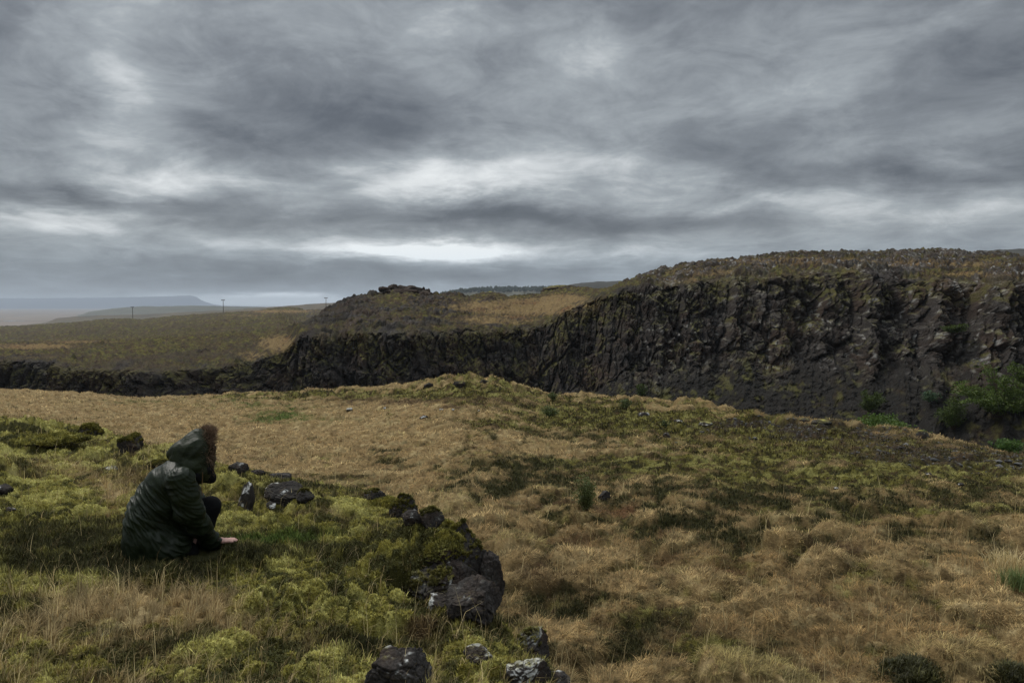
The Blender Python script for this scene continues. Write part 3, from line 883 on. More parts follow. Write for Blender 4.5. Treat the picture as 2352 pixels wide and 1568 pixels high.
    v3 = fbm(Xs * 3.1, Z * 2.6, D * 1.5, 4, 0.65, seed=122)
    rk = lerp(C_ROCK + 0 * X[..., None], C_ROCKR, sstep(-0.1, 0.4, v2 + 0.5 * (cid - .5)))
    rk = rk * 0.62
    rk = lerp(rk, C_SOIL * 0.7, sstep(0.0, 0.4, -v1))
    rk = lerp(rk, np.array([0.15, 0.135, 0.12]), sstep(0.14, 0.5, v3 + 0.5 * v1 + 0.25 * (right - 0.5)) * 0.75)
    spec = sstep(0.30, 0.46, v3 + 0.25 * v2 + 0.10 * right)
    rk = lerp(rk, C_LICHEN, spec * 0.34 * (0.4 + 0.6 * right))
    tl = lerp(np.array([0.019, 0.017, 0.0145]) + 0 * X[..., None], C_BROWN * 0.34, sstep(0.0, 0.5, v1))
    tl = lerp(tl, C_ROCK, sstep(0.2, 0.5, v3) * 0.7)
    grn = sstep(0.22, 0.42, v1 + 0.6 * v2 + 0.3 * v3)
    tl = lerp(tl, C_OLIVE * 0.8, sstep(0.12, 0.40, v1 + 0.6 * v2 + 0.5 * v3) * 0.8)
    dots = (_hash((Xs * 7).astype(np.int64), (Z * 7).astype(np.int64), np.zeros(X.shape, np.int64), 8) & np.uint32(2047)) < 2
    near_dots = sstep(0.0, 0.3, v2)
    tl = lerp(tl, C_LICHEN * 1.3, dots * near_dots)
    # plateau planting
    a1 = fbm(QX * 0.22, QY * 0.22, None, 6, 0.66, seed=130)
    a2 = fbm(QX * 1.1, QY * 0.6, None, 6, 0.72, seed=131)
    a3 = fbm(Xs * 0.10, D * 0.06, None, 4, 0.55, seed=132)
    hm = np.clip(1 - hum_m * 1.3, 0, 1)
    pl = lerp(C_BROWN * 0.62 + 0 * X[..., None], C_HEATH * 1.0, sstep(-0.15, 0.35, a1))
    pl = lerp(pl, C_OLIVE * 0.72, sstep(-0.05, 0.25, a2 + 0.3 * (hm - .3)) * 0.9)
    pl = lerp(pl, C_SOIL * 1.1, sstep(-0.02, 0.25, -a2 - 0.25 * (hm - 0.3)) * 0.85)
    pl = lerp(pl, C_MOSS * 0.55, sstep(0.14, 0.55, a2 + 0.35 * (hm - 0.35) - 0.3 * a3) * 0.7)
    px, py = to_photo(X, Y, Zf)
    tanm = 0 * X
    for (cx, cy, rx, ry, s_) in [(1200, 705, 190, 22, 1.0), (1130, 735, 130, 16, .7), (1290, 690, 90, 18, .9), (1000, 690, 120, 10, .5), (640, 790, 60, 26, 0.8), (580, 815, 60, 16, .6), (650, 715, 110, 5, 0.8), (560, 724, 80, 4, .5),
                                 (80, 795, 130, 9, 0.8), (180, 785, 120, 6, 0.6), (60, 818, 110, 8, .5), (1620, 625, 110, 12, 0.7), (1850, 600, 260, 10, 0.8), (2150, 605, 220, 14, .7), (2250, 630, 160, 12, .6), (1560, 645, 70, 10, .7), (2000, 612, 200, 8, .5)]:
        tanm = np.maximum(tanm, s_ * np.exp(-((px - cx) / rx) ** 2 - ((py - cy) / ry) ** 2))
    tn = sstep(-0.12, 0.22, tanm - 0.45 + 0.6 * a2 + 0.35 * a1)
    pl = lerp(pl, lerp(C_TAN * 0.62 + 0 * X[..., None], C_RUST, sstep(0.0, 0.5, a1)), tn * 0.85)
    pl = lerp(pl, C_SOIL * 0.9, bluff * sstep(0.0, 0.35, v1 + a1) * 0.6)
    a4 = fbm(QX * 2.6, QY * 1.3, None, 4, 0.65, seed=133)
    pl = lerp(pl, C_TAN * 0.48 + 0 * X[..., None], sstep(0.18, 0.42, a4 + 0.3 * a2) * 0.6)
    pl = lerp(pl, C_SOIL * 0.7 + 0 * X[..., None], sstep(0.12, 0.40, -a4 + 0.25 * a1) * 0.75)
    pl = lerp(pl, rk * 1.15, bare * sstep(-0.1, 0.25, 0.2 + v3 + 0.4 * v1))
    shoulder = sstep(685, 700, PX) * sstep(900, 800, PX) * sstep(n0 + n1 + 20, n0 + n1 + 110, r) * (r < n0 + n1 + n2 + 10)
    pl = lerp(pl, rk, np.clip(shoulder * (0.8 + 0.8 * v3), 0, 1))
    drk = (1 - sstep(600, 740, PX)) * sstep(0.0, 0.3, a3 + 0.35 * a1)
    pl = lerp(pl, C_SOIL * 1.3, drk * 0.6)
    # moss ledges on the face, thicker towards the upper edge and where the slope eases
    zz = np.gradient(Zf, axis=0); yy = np.gradient(Y, axis=0)
    flat = np.clip(yy / (np.abs(yy) + np.abs(zz) + 1e-6), 0, 1)
    edge_near = sstep(n0 + 20, n0 + n1, r)
    led = sstep(0.42, 0.72, flat + 0.35 * v1 + 0.30 * edge_near * (edge_near > 0.5)) * np.maximum(rocky, top * 0.8)
    led = led * sstep(-0.25, 0.2, v2 + 0.3 * v1)
    led = led * sstep(-0.15, 0.25, v1 + 0.4 * v3 + 0.18 * edge_near)
    face = lerp(rk, lerp(C_OLIVE * 0.8 + 0 * X[..., None], C_MOSS * 0.75, sstep(0.0, 0.5, v3)), np.clip(led * 1.25, 0, 1) * 0.75)
    face = lerp(face, pl, wall * gent[None, :] * 0.5)
    # the line where turf gives way to rock wanders up and down
    topc = sstep(n0 + n1 - 20, n0 + n1 + 40, r + 95 * (v2 + 0.5 * v1) + 20 * v3)
    c = lerp(lerp(tl, face, sstep(0, 1, np.maximum(wall, top) / np.maximum(np.maximum(wall, top) + talus, 1e-3) + 0.5 * v1)), pl, topc)
    gtal = talus * gent[None, :]
    c = lerp(c, pl * 0.5, gtal * sstep(n0 - 70, n0, r) * 0.8)
    m = mat_col("cliff_and_moor", rough=0.95, bump=0.55, bscale=5.0, vary=0.40, vscale=7.0, spec=0.12, bdist=0.25)
    o = mesh_obj("terrain", np.stack([X, Y, Zf], -1).reshape(-1, 3), grid_faces(nr, nc), m, c.reshape(-1, 3), smooth=False)
    finish(o, "dark basalt cliff of the far gorge side with brown moor on top", "terrain", kind="structure")
    return dict(xs=xs, X=X, Y=Y, Z=Zf, n=(n0, n1, n2, n3, n4, n5))


def simple_mat(name, colors, scale, rough=0.9, detail=6, stretch=(1, 1, 1), spec=0.1, bump=0.0):
    m = bpy.data.materials.new(name)
    m.use_nodes = True
    g = Nodes(m.node_tree)
    pos = g.n('ShaderNodeNewGeometry').outputs['Position']
    mp = g.n('ShaderNodeMapping')
    mp.inputs['Scale'].default_value = stretch
    g.link(pos, mp.inputs[0])
    nz = g.noise(mp.outputs[0], scale, detail, 0.6, 0.3)
    n = len(colors)
    c = g.ramp(nz, [(0.3 + 0.4 * i / max(n - 1, 1), q) for i, q in enumerate(colors)])
    p = g.n('ShaderNodeBsdfPrincipled')
    g.link(c, p.inputs['Base Color'])
    p.inputs['Roughness'].default_value = rough
    p.inputs['Specular IOR Level'].default_value = spec
    if bump:
        b = g.n('ShaderNodeBump')
        b.inputs['Strength'].default_value = bump
        g.link(nz, b.inputs['Height'])
        g.link(b.outputs[0], p.inputs['Normal'])
    out = g.n('ShaderNodeOutputMaterial')
    g.link(p.outputs[0], out.inputs[0])
    return m


def ridge_sheet(name, line, back, mat, base_z, label, wob=0.3, seed=0, rows=26, step=3.0, thick=0.5, cat="hill"):
    """a hill whose crest runs through photo points (x, y, depth); it falls to base_z in front and behind"""
    xs = np.arange(line[0][0], line[-1][0] + 0.1, step)
    d = tab(line, xs, 2); z = d * slope_of(tab(line, xs, 1))
    u = (xs - CX) / F_D
    t = np.linspace(-1, 1, rows * 2 + 1)[:, None]
    dd = d + np.where(t < 0, t * back[0], t * back[1])
    prof = (1 - np.abs(t) ** 1.5)
    zz = base_z + (z - base_z) * prof
    px = 900.0 / d.mean()
    zz = zz + wob * fbm(xs[None, :] / 30 + 0 * t, dd / d.mean() * 40, octs=5, rough=0.6, seed=seed) * np.clip(prof * 2, 0, 1)
    V = np.stack([u[None, :] * dd, dd, zz], -1).reshape(-1, 3)
    o = mesh_obj(name, V, grid_faces(len(t), len(xs)), mat)
    return finish(o, label, cat, kind="structure")


PLAIN_Z = -42.0


def build_distance():
    m = simple_mat("plain_grassland", [(0.07, 0.06, 0.05), (0.21, 0.165, 0.13), (0.13, 0.11, 0.085)], 0.004, stretch=(0.5, 1.6, 1))
    xs = np.linspace(-26000, 26000, 61); ys = np.concatenate([np.linspace(-3000, 0, 5), np.geomspace(60, 26000, 90)])
    X, Y = np.meshgrid(xs, ys)
    o = mesh_obj("plain", np.stack([X, Y, 0 * X + PLAIN_Z], -1).reshape(-1, 3), grid_faces(*X.shape), m)
    finish(o, "flat pale brown coastal plain below the moor", "plain", kind="structure")
    # shallow pools lying on the plain
    mw = bpy.data.materials.new("pool_water")
    mw.use_nodes = True
    p = mw.node_tree.nodes["Principled BSDF"]
    p.inputs['Base Color'].default_value = (0.30, 0.33, 0.36, 1); p.inputs['Roughness'].default_value = 0.08; p.inputs['Specular IOR Level'].default_value = 1.0
    for (px, py, wpx, ratio) in [(30, 737.5, 34, 4.0), (44, 725.5, 20, 4.5), (2, 729, 16, 4.0)]:
        dpt = PLAIN_Z / slope_of(py)
        c = at(px, py, float(dpt))
        a = np.linspace(0, 2 * math.pi, 40, endpoint=False)
        rr = 1 + 0.25 * np.sin(3 * a + px) + 0.15 * np.sin(5 * a)
        rx = wpx / 2 / F_D * dpt
        V = np.stack([c.x + rx * rr * np.cos(a), c.y + rx * 1.6 * rr * np.sin(a), 0 * a + PLAIN_Z + 0.6], -1)
        me = mesh_obj("water", V, None, mw, loops=(np.arange(40), np.array([40])))
        finish(me, "pale pool of water on the plain", "water", kind="structure")
    mh = simple_mat("low_ridge", [(0.060, 0.058, 0.040), (0.105, 0.098, 0.065)], 0.02)
    mb = simple_mat("far_moor", [(0.06, 0.05, 0.035), (0.12, 0.09, 0.05)], 0.03)
    md = simple_mat("dark_hill", [(0.03, 0.03, 0.026), (0.06, 0.055, 0.045)], 0.02)
    mm = simple_mat("mountain_haze_blue", [(0.035, 0.045, 0.075), (0.06, 0.07, 0.10)], 0.002)  # the blue of distant haze is put into the mountain's colour
    ridge_sheet("hills", [(175, 729, 2700), (205, 716, 2700), (250, 710, 2700), (285, 706, 2700), (330, 703, 2650), (360, 704, 2650), (440, 702, 2600), (500, 703, 2600), (580, 705, 2600), (700, 707, 2600)],
                (420, 800), mh, PLAIN_Z - 2, "low green ridge rising from the plain at left", wob=2.0, seed=1)
    ridge_sheet("hills", [(560, 709, 1400), (640, 704, 1400), (690, 700, 1400), (740, 696, 1380), (790, 695, 1380), (860, 697, 1380), (1000, 700, 1400)], (260, 500), mb, PLAIN_Z,
                "low brown moor swelling behind the rocky bluff", wob=1.0, seed=2)
    ridge_sheet("hills", [(60, 751, 1500), (110, 740, 1500), (130, 731, 1500), (170, 727, 1500), (230, 724, 1500), (330, 722, 1500), (420, 717, 1500), (520, 712, 1500), (640, 708, 1500)], (120, 300), mb, PLAIN_Z - 1,
                "dark low bank edging the plain at left", wob=0.8, seed=7)
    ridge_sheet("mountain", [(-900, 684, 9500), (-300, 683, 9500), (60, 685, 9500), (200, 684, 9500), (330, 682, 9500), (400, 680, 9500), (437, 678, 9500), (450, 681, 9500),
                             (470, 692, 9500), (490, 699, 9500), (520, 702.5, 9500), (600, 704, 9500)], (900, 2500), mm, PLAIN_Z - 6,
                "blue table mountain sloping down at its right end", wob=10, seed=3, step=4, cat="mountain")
    ridge_sheet("hills", [(985, 684, 1500), (1020, 672, 1500), (1060, 667, 1500), (1120, 662, 1500), (1200, 662, 1500), (1290, 661, 1500), (1340, 663, 1520), (1420, 668, 1520), (1500, 676, 1520)],
                (380, 500), mh, PLAIN_Z, "wooded grey-green hill behind the grassy saddle", wob=3.0, seed=4)
    ridge_sheet("hills", [(1275, 668, 700), (1300, 656, 700), (1320, 651, 700), (1370, 647, 690), (1450, 644, 680), (1560, 640, 660), (1700, 640, 650)], (160, 200), md, -20,
                "bare dark hill behind the left end of the cliff", wob=1.2, seed=5)
    ridge_sheet("hills", [(2130, 596, 420), (2200, 582, 420), (2240, 577, 420), (2290, 574, 420), (2352, 573, 420), (2500, 572, 420), (2900, 580, 420)], (140, 160), md, -8,
                "dark rounded hill behind the right end of the cliff", wob=1.0, seed=6)


FAR = build_far_side()
build_distance()

# ---------------------------------------------------------------- loose rocks
_ICO = {}


def ico(sub):
    if sub not in _ICO:
        bm = bmesh.new()
        bmesh.ops.create_icosphere(bm, subdivisions=sub, radius=1.0)
        v = np.array([q.co[:] for q in bm.verts]); f = np.array([[q.index for q in t.verts] for t in bm.faces])
        bm.free()
        _ICO[sub] = (v, f)
    return _ICO[sub]


def mesh_normals(v, f):
    n = np.zeros_like(v)
    a = np.cross(v[f[:, 1]] - v[f[:, 0]], v[f[:, 2]] - v[f[:, 0]])
    for k in range(f.shape[1]):
        np.add.at(n, f[:, k], a)
    return n / np.maximum(np.linalg.norm(n, axis=1, keepdims=True), 1e-9)


M_ROCK = mat_col("lichen_basalt", rough=0.9, bump=0.8, bscale=45, vary=0.45, vscale=30, spec=0.2, bdist=0.02)
M_ROCKFAR = mat_col("dark_basalt", rough=0.95, bump=0.6, bscale=6, vary=0.4, vscale=4, spec=0.12, bdist=0.2)


def rock_shape(seed, sub, cuts=11, rough=0.20):
    v, f = ico(sub)
    rng = np.random.default_rng(seed)
    p = v.copy()
    for _ in range(cuts):
        n = rng.normal(size=3); n /= np.linalg.norm(n)
        o = rng.uniform(0.55, 0.92)
        d = p @ n
        p = p - np.clip(d - o, 0, None)[:, None] * n * 0.92
    q = v * 1.7 + seed * 3.7
    r = 0.16 * fbm(q[:, 0], q[:, 1], q[:, 2], 4, 0.55, seed=seed) + rough * 0.6 * fbm(q[:, 0] * 4, q[:, 1] * 4, q[:, 2] * 4, 5, 0.65, seed=seed + 5)
    c1, c2, cid = worley3(q[:, 0] * 1.1, q[:, 1] * 1.1, q[:, 2] * 1.1, seed=seed + 9)
    r = r - 0.10 * sstep(0.10, 0.0, c2 - c1) + 0.12 * (cid - 0.5)
    return p * (1 + r)[:, None], f


def rock_colour(w, n, seed, moss, lichen, base=C_ROCK, msc=1.0):
    k = 1.0 / msc
    a = fbm(w[:, 0] * 4 * k, w[:, 1] * 4 * k, w[:, 2] * 4 * k, 5, 0.62, seed=seed + 20)
    b = fbm(w[:, 0] * 11 * k, w[:, 1] * 11 * k, w[:, 2] * 11 * k, 4, 0.65, seed=seed + 30)
    c = lerp(base + 0 * w, C_ROCKR * 0.55, sstep(-0.1, 0.4, a))
    c = lerp(c, np.array([0.13, 0.125, 0.115]), sstep(0.05, 0.45, b + 0.3 * a) * 0.6)
    li = sstep(0.42 - 0.55 * lichen, 0.55 - 0.55 * lichen, b * 0.7 + a * 0.6 + 0.18 * n[:, 2])
    c = lerp(c, C_LICHEN * 1.05, li * 0.85)
    mo = sstep(0.15, 0.5, n[:, 2] - 0.95 + moss + 0.5 * a)
    mc = lerp(lerp(C_OLIVE + 0 * w, C_MOSS, sstep(-0.2, 0.3, b)), C_MOSSL, sstep(0.15, 0.5, a) * 0.6)
    return lerp(c, mc, mo * (moss > 0)), mo * (moss > 0)


def make_rock(label, px, py, wpx, hpx, depth, seed, moss=0.0, lichen=0.15, deep=0.9, tilt=0.0, group=None, name="boulder", cat="boulder", sub=5, base=C_ROCK * 0.5, sink=0.25):
    """a rock whose visible outline is about wpx x hpx round photo point (px, py)"""
    c = at(px, py, depth)
    rx = wpx / 2 / F_D * depth * 1.08
    rz = hpx / 2 / F_D * depth * (1 + sink) * 1.08
    v, f = rock_shape(seed, sub)
    rng = np.random.default_rng(seed + 77)
    a = rng.uniform(-0.3, 0.3)
    ext = np.abs(v).max(0)
    v = v / ext
    p = np.stack([v[:, 0] * rx * math.cos(a) - v[:, 1] * rx * deep * math.sin(a), v[:, 0] * rx * math.sin(a) + v[:, 1] * rx * deep * math.cos(a), v[:, 2] * rz], -1)
    if tilt:
        t = R(tilt)
        p = np.stack([p[:, 0] * math.cos(t) + p[:, 2] * math.sin(t), p[:, 1], -p[:, 0] * math.sin(t) + p[:, 2] * math.cos(t)], -1)
    n = mesh_normals(p, f)
    sc = max(0.25, rx / 0.35)
    n2 = n
    w = p + np.array([px * 0.013, 0, py * 0.017])
    col, mo = rock_colour(w, n2, seed, moss, lichen, base, sc if sc > 1.5 else 1.0)
    p = p + n * (mo * min(0.035, rx * 0.12) * (0.6 + 0.6 * fbm(w[:, 0] * 9, w[:, 1] * 9, w[:, 2] * 9, 3, 0.6, seed=seed)))[:, None]
    o = mesh_obj(name, p, f, M_ROCK if depth < 60 else M_ROCKFAR, col)
    o.location = (c.x, c.y, c.z - rz * sink / (1 + sink) * 0.9)
    if moss >= 0.25 and depth < 16 and wpx > 30:
        # moss tips standing on the mossy side of the rock
        k = np.where((mo > 0.5) & (p[:, 2] > -0.2 * rz))[0]
        if len(k) > 20:
            m_ = int(min(9000, 260000 * rx * rx + 400))
            i = k[rng.integers(0, len(k), m_)]
            P = p[i] + rng.normal(0, rx * 0.02, (m_, 3))
            cc = col[i] * (0.6 + 0.9 * rng.random(m_))[:, None]
            wp = depth / 784.0
            t = blades_mesh("moss", P - np.array([0, 0, .004]), rng.uniform(0, 6.28, m_), rng.uniform(0.010, 0.024, m_) + 0.4 * wp, np.maximum(0.006, wp * 0.8) * rng.uniform(0.7, 1.3, m_),
                            rng.uniform(0, 0.9, m_), rng.uniform(0.4, 1.4, m_), cc, M_MOSSTIP)
            t.parent = o
    return finish(o, label, cat, group)


M_MOSSTIP = mat_col("rock_moss", rough=0.95, vary=0.3, vscale=30, spec=0.05, transl=0.12)
EDGE_ROCKS = "lava rocks along the hill edge"
rocks = [
    # label, x, y, w, h, depth, seed, moss, lichen
    ("low dark mossy rock at the far left crest of the hill", 205, 988, 58, 22, 11.9, 1, .55, .1),
    ("round dark boulder with mossy top behind the kneeling person's back", 298, 1017, 54, 34, 10.6, 2, .5, .05),
    ("long dark rock standing in for the shade under a moss lip at the left edge", 105, 1012, 150, 12, 11.4, 3, .8, -.3),  # rock added where there is only a shaded recess
    ("pale grey rock cut by the left edge of the view", 8, 1124, 40, 22, 7.4, 41, .1, .30),
    ("small flat grey stone in moss at the lower left edge", 26, 1169, 26, 12, 6.5, 5, .1, .30),
    ("flat grey stone lying in moss left of the person's shoulder", 256, 1073, 34, 9, 8.1, 6, .2, .30),
    ("dark flat rock in grass just behind the person's hood", 372, 1064, 56, 12, 8.3, 7, .35, .05),
    ("rough grey rock on the hill edge just right of the fur hood", 549, 1074, 44, 24, 8.9, 8, .0, .10),
    ("small dark knobbly rock second right of the fur hood", 592, 1085, 34, 15, 8.7, 9, .1, .05),
    ("dark broken rock third right of the fur hood on the crest", 642, 1094, 52, 20, 8.55, 10, .15, .0),
    ("leaning boulder crusted with white lichen beside the moss mound", 566, 1140, 36, 76, 7.35, 11, .0, .62),
    ("black boulder with white lichen crust and a moss skirt", 655, 1134, 86, 48, 7.5, 12, .25, .42),
    ("dark mossy rock touching the black and white boulder's right side", 700, 1139, 40, 26, 7.5, 13, .35, .15),
    ("small white lichened stone in front of the black boulder", 622, 1161, 24, 17, 7.0, 14, .0, .75),
    ("dark rock with one white lichen spot on the hill edge", 861, 1139, 46, 28, 7.75, 15, .3, .22),
    ("thin dark slab half buried in moss near the hill edge", 885, 1158, 88, 20, 7.4, 16, .55, .10),
    ("upright dark rock with mossy cap on the hill edge", 928, 1165, 62, 52, 7.2, 17, .45, .10),
    ("speckled grey rock at the foot of the mossy capped rock", 945, 1188, 50, 34, 7.0, 18, .0, .34),
    ("dark rounded rock with flecks of lichen at the bend of the edge", 989, 1194, 58, 48, 6.7, 19, .30, .18),
    ("tall lava boulder with thick moss cap overhanging the meadow", 1062, 1278, 112, 126, 5.75, 20, .45, .16),
    ("mossy knob bulging from the ledge beside the tall boulder", 1020, 1256, 90, 60, 5.85, 21, .9, .0),
    ("shadowed dark rock set back under the moss overhang", 985, 1330, 120, 84, 5.35, 22, .30, .16),
    ("dark cracked rock on the outer edge between tall and brown boulders", 1122, 1318, 64, 96, 5.45, 31, .12, .10),
    ("narrow mossy rock bridging the bend rock and the tall boulder", 1028, 1222, 60, 46, 6.2, 32, .55, .08),
    ("brown rounded lava boulder lowest on the rock face", 1092, 1376, 118, 88, 5.05, 23, .15, .10),
    ("dark wedge of rock between the tall and brown boulders", 1050, 1330, 96, 84, 5.35, 24, .1, .14),
    ("small pale rough stone at the base of the shadowed rock", 1004, 1385, 56, 42, 4.95, 25, .15, .26),
    ("grey lichened rock on the outer edge of the lowest ledge", 1222, 1484, 74, 76, 4.45, 26, .35, .30),
    ("whitish crusted rock at the bottom edge of the view", 1208, 1548, 100, 84, 4.10, 27, .22, .40),
    ("small dark rock at the bottom edge right of the crusted rock", 1280, 1562, 60, 40, 4.0, 28, .0, .15),
    ("large dark round boulder with white lichen rim at the bottom", 918, 1535, 150, 100, 4.15, 29, .12, .28),
    ("grey stone showing through moss between the two bottom boulders", 1100, 1500, 70, 30, 4.3, 30, .2, .22),
]
def ground_depth(px, py, lo=3.0, hi=40.0):
    """how far ahead the near ground is met along a photo pixel's ray"""
    d = np.linspace(lo, hi, 900)
    X = (px - CX) / F_D * d
    z = near_height(X, d)
    k = np.where(d * slope_of(py) < z)[0]
    return float(d[k[0]]) if len(k) else hi


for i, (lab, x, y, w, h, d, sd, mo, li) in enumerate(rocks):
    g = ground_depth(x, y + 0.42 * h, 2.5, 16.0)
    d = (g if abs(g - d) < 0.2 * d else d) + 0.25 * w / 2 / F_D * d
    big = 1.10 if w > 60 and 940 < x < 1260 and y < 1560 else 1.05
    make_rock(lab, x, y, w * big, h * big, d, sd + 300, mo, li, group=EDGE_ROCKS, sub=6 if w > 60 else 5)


for lab, x, y, w, h, sd, li, mo in [
    ("white flat stone at the foot of the mossy rim, leftmost in the meadow", 803, 938, 16, 6, 1, .95, 0),
    ("tiny pale stone just right of the leftmost white stone", 884, 937, 7, 4, 2, .8, 0),
    ("bright white stone below the mossy knoll", 1013, 940, 10, 4, 3, .95, 0),
    ("small white stone right of the bright one below the knoll", 1040, 940, 7, 4, 4, .95, 0),
    ("grey flat stone in the tan grass in front of the knoll", 973, 957, 20, 8, 5, .3, 0),
    ("tiny pale stone beneath the right flank of the knoll", 1100, 943, 6, 3, 6, .7, 0),
    ("pale grey flat stone on the moss right of the rim shrubs", 1477, 951, 28, 9, 7, .5, .1),
    ("low grey stone in soil beyond the pale flat stone", 1558, 966, 20, 7, 8, .35, .1),
    ("wide mossy stone on the bare soil near the rim", 1622, 974, 36, 9, 9, .35, .3),
    ("small grey stone at the edge of the gravel patch", 1734, 1007, 14, 7, 10, .5, 0),
    ("dark stone lying in moss left of the gravel patch", 1532, 998, 18, 10, 11, .0, .1),
    ("dark round stone by the green sapling", 1389, 1134, 30, 16, 12, .0, .2),
    ("dark rock on the rim right of the bare soil", 1845, 964, 34, 8, 13, .0, .25),
    ("long dark rock lying on the rim beside the rim willow", 1888, 968, 50, 9, 14, .05, .3),
    ("mossy rock perched on the rim right of the rim willow", 2118, 997, 30, 17, 15, .1, .5),
    ("grey stone on the gravel slope at right", 2130, 1088, 20, 7, 16, .45, 0),
    ("small pale stone near the right end of the gravel slope", 2206, 1111, 16, 6, 17, .5, 0),
    ("pale stone in grass below the gravel slope", 1920, 1121, 12, 5, 18, .8, 0),
    ("grey rock bedded in the top of the mossy knoll", 1055, 879, 26, 12, 19, .1, .3),
    ("dark rock on the left shoulder of the mossy knoll", 985, 884, 22, 12, 20, .1, .3),
    ("pale topped rock on the right of the knoll top", 1112, 876, 22, 10, 21, .2, .3),
]:
    d = ground_depth(x, y + h * 0.4)
    make_rock(lab, x, y, w, h, d, sd + 600, mo, li, group="stones scattered over the meadow", name="stone", cat="stone", sub=4, sink=0.5)


# ---------------------------------------------------------------- gravel between the rim and the meadow
def build_gravel():
    rng = np.random.default_rng(5)
    X, Y = scatter(rng, 60000, (1400, 2420), (14, 28), 2.0)
    Z, M = near_height(X, Y, True)
    W, N = planting(X, Y, Z, M)
    k = np.where((rng.random(len(X)) < W['s'] * 0.16) & (M['over'] < 0.5))[0]
    v0, f0 = ico(1)
    n = len(k)
    s = rng.uniform(0.010, 0.036, n) * (1 + (rng.random(n) > 0.96) * 1.2)
    V = (v0[None] * (s[:, None, None] * rng.uniform(0.6, 1.3, (n, 1, 3))) * (1 + 0.3 * rng.normal(size=(n, len(v0), 1))))
    V[..., 2] *= 0.6
    V = V + np.stack([X[k], Y[k], Z[k]], -1)[:, None]
    Fc = (f0[None] + (np.arange(n) * len(v0))[:, None, None]).reshape(-1, 3)
    g = rng.uniform(0.03, 0.15, n)[:, None, None] * np.array([1, 0.97, 0.93]) + np.zeros((n, len(v0), 1))
    o = mesh_obj("gravel", V.reshape(-1, 3), Fc, M_ROCK, g.reshape(-1, 3), smooth=False)
    finish(o, "loose grey gravel on the bare soil near the rim", "gravel", kind="stuff")


build_gravel()


# ---------------------------------------------------------------- the castle-like crag on the bluff
def build_crag():
    v_all, f_all, n0 = [], [], 0
    # x, top y, bottom y, width (photo), depth
    for i, (x, yt, yb, w) in enumerate([(882, 655, 672, 22), (875, 658, 672, 12), (902, 653, 672, 26), (908, 650, 670, 18), (922, 654, 672, 26), (940, 655, 673, 26), (953, 656, 673, 24), (966, 660, 675, 18),
                                        (973, 658, 676, 9), (979, 663, 677, 10), (985, 662, 678, 9), (980, 668, 682, 34), (995, 672, 682, 26), (1008, 674, 683, 22), (892, 664, 678, 44), (930, 663, 680, 70), (958, 664, 680, 40),
                                        ]):
        d = float(tab(SKY1, x, 2)) - 1.2 + 0.8 * ((i * 7) % 5) / 5
        c0 = at(x, yt, d); c1 = at(x, yb, d)
        v, f = rock_shape(900 + i, 3, cuts=14)
        v = v / np.abs(v).max(0)
        p = v * np.array([w / 2 / F_D * d, w / 2 / F_D * d * 0.8 + 0.3, (c0.z - c1.z) / 2])
        v_all.append(p + np.array([c0.x, d, (c0.z + c1.z) / 2])); f_all.append(f + n0); n0 += len(p)
    V = np.vstack(v_all); Fc = np.vstack(f_all)
    n = mesh_normals(V, Fc)
    col, _ = rock_colour(V, n, 40, 0.0, -0.2, C_SOIL * 0.9, 4.0)
    o = mesh_obj("rock_outcrop", V, Fc, M_ROCKFAR, col)
    finish(o, "jagged castle-like outcrop of dark lava crowning the bluff", "rock outcrop")


build_crag()
for lab, x, y, w, h, d, sd in [
    ("dark blocky knoll of lava on the skyline left of the cliff top", 1305, 667, 124, 22, 128, 1),
    ("small dark rock on the bluff's left slope, nearest the crag", 851, 676, 18, 9, 106, 5),
    ("dark rock second down the bluff's left slope from the crag", 836, 682, 16, 9, 104, 6),
    ("dark rock lowest on the bluff's left slope, near the pole", 803, 696, 16, 9, 100, 7),
    ("low dark lava hump on the saddle skyline", 1130, 677, 62, 14, 115, 2),
    ("dark rock edge jutting from the left shoulder of the cliff top", 1545, 622, 60, 14, 95, 3),
    ("small stepped rock on the skyline of the cliff top", 2130, 579, 50, 9, 85, 4),
]:
    make_rock(lab, x, y, w, h, d, sd + 700, 0.25, -0.1, name="rock_outcrop", cat="rock outcrop", sink=0.6, base=C_SOIL * 1.2)


# ---------------------------------------------------------------- shrubs: stems and leaves
M_LEAF = mat_col("shrub_leaf", rough=0.6, vary=0.3, vscale=6, spec=0.3, transl=0.25)
M_BARK = mat_col("shrub_bark", rough=0.9, vary=0.3, vscale=30)


def tube_arrays(pts, rad, sides=5):
    pts = np.array(pts, float)
    V, Fc = [], []
    t = np.gradient(pts, axis=0)
    t /= np.maximum(np.linalg.norm(t, axis=1, keepdims=True), 1e-9)
    ref = np.array([0.31, 0.9, 0.2])
    for i, p in enumerate(pts):
        a = np.cross(t[i], ref); a /= np.linalg.norm(a)
        b = np.cross(t[i], a)
        for k in range(sides):
            q = 2 * math.pi * k / sides
            V.append(p + rad[i] * (math.cos(q) * a + math.sin(q) * b))
    for i in range(len(pts) - 1):
        for k in range(sides):
            Fc.append([i * sides + k, i * sides + (k + 1) % sides, (i + 1) * sides + (k + 1) % sides, (i + 1) * sides + k])
    return np.array(V), np.array(Fc)


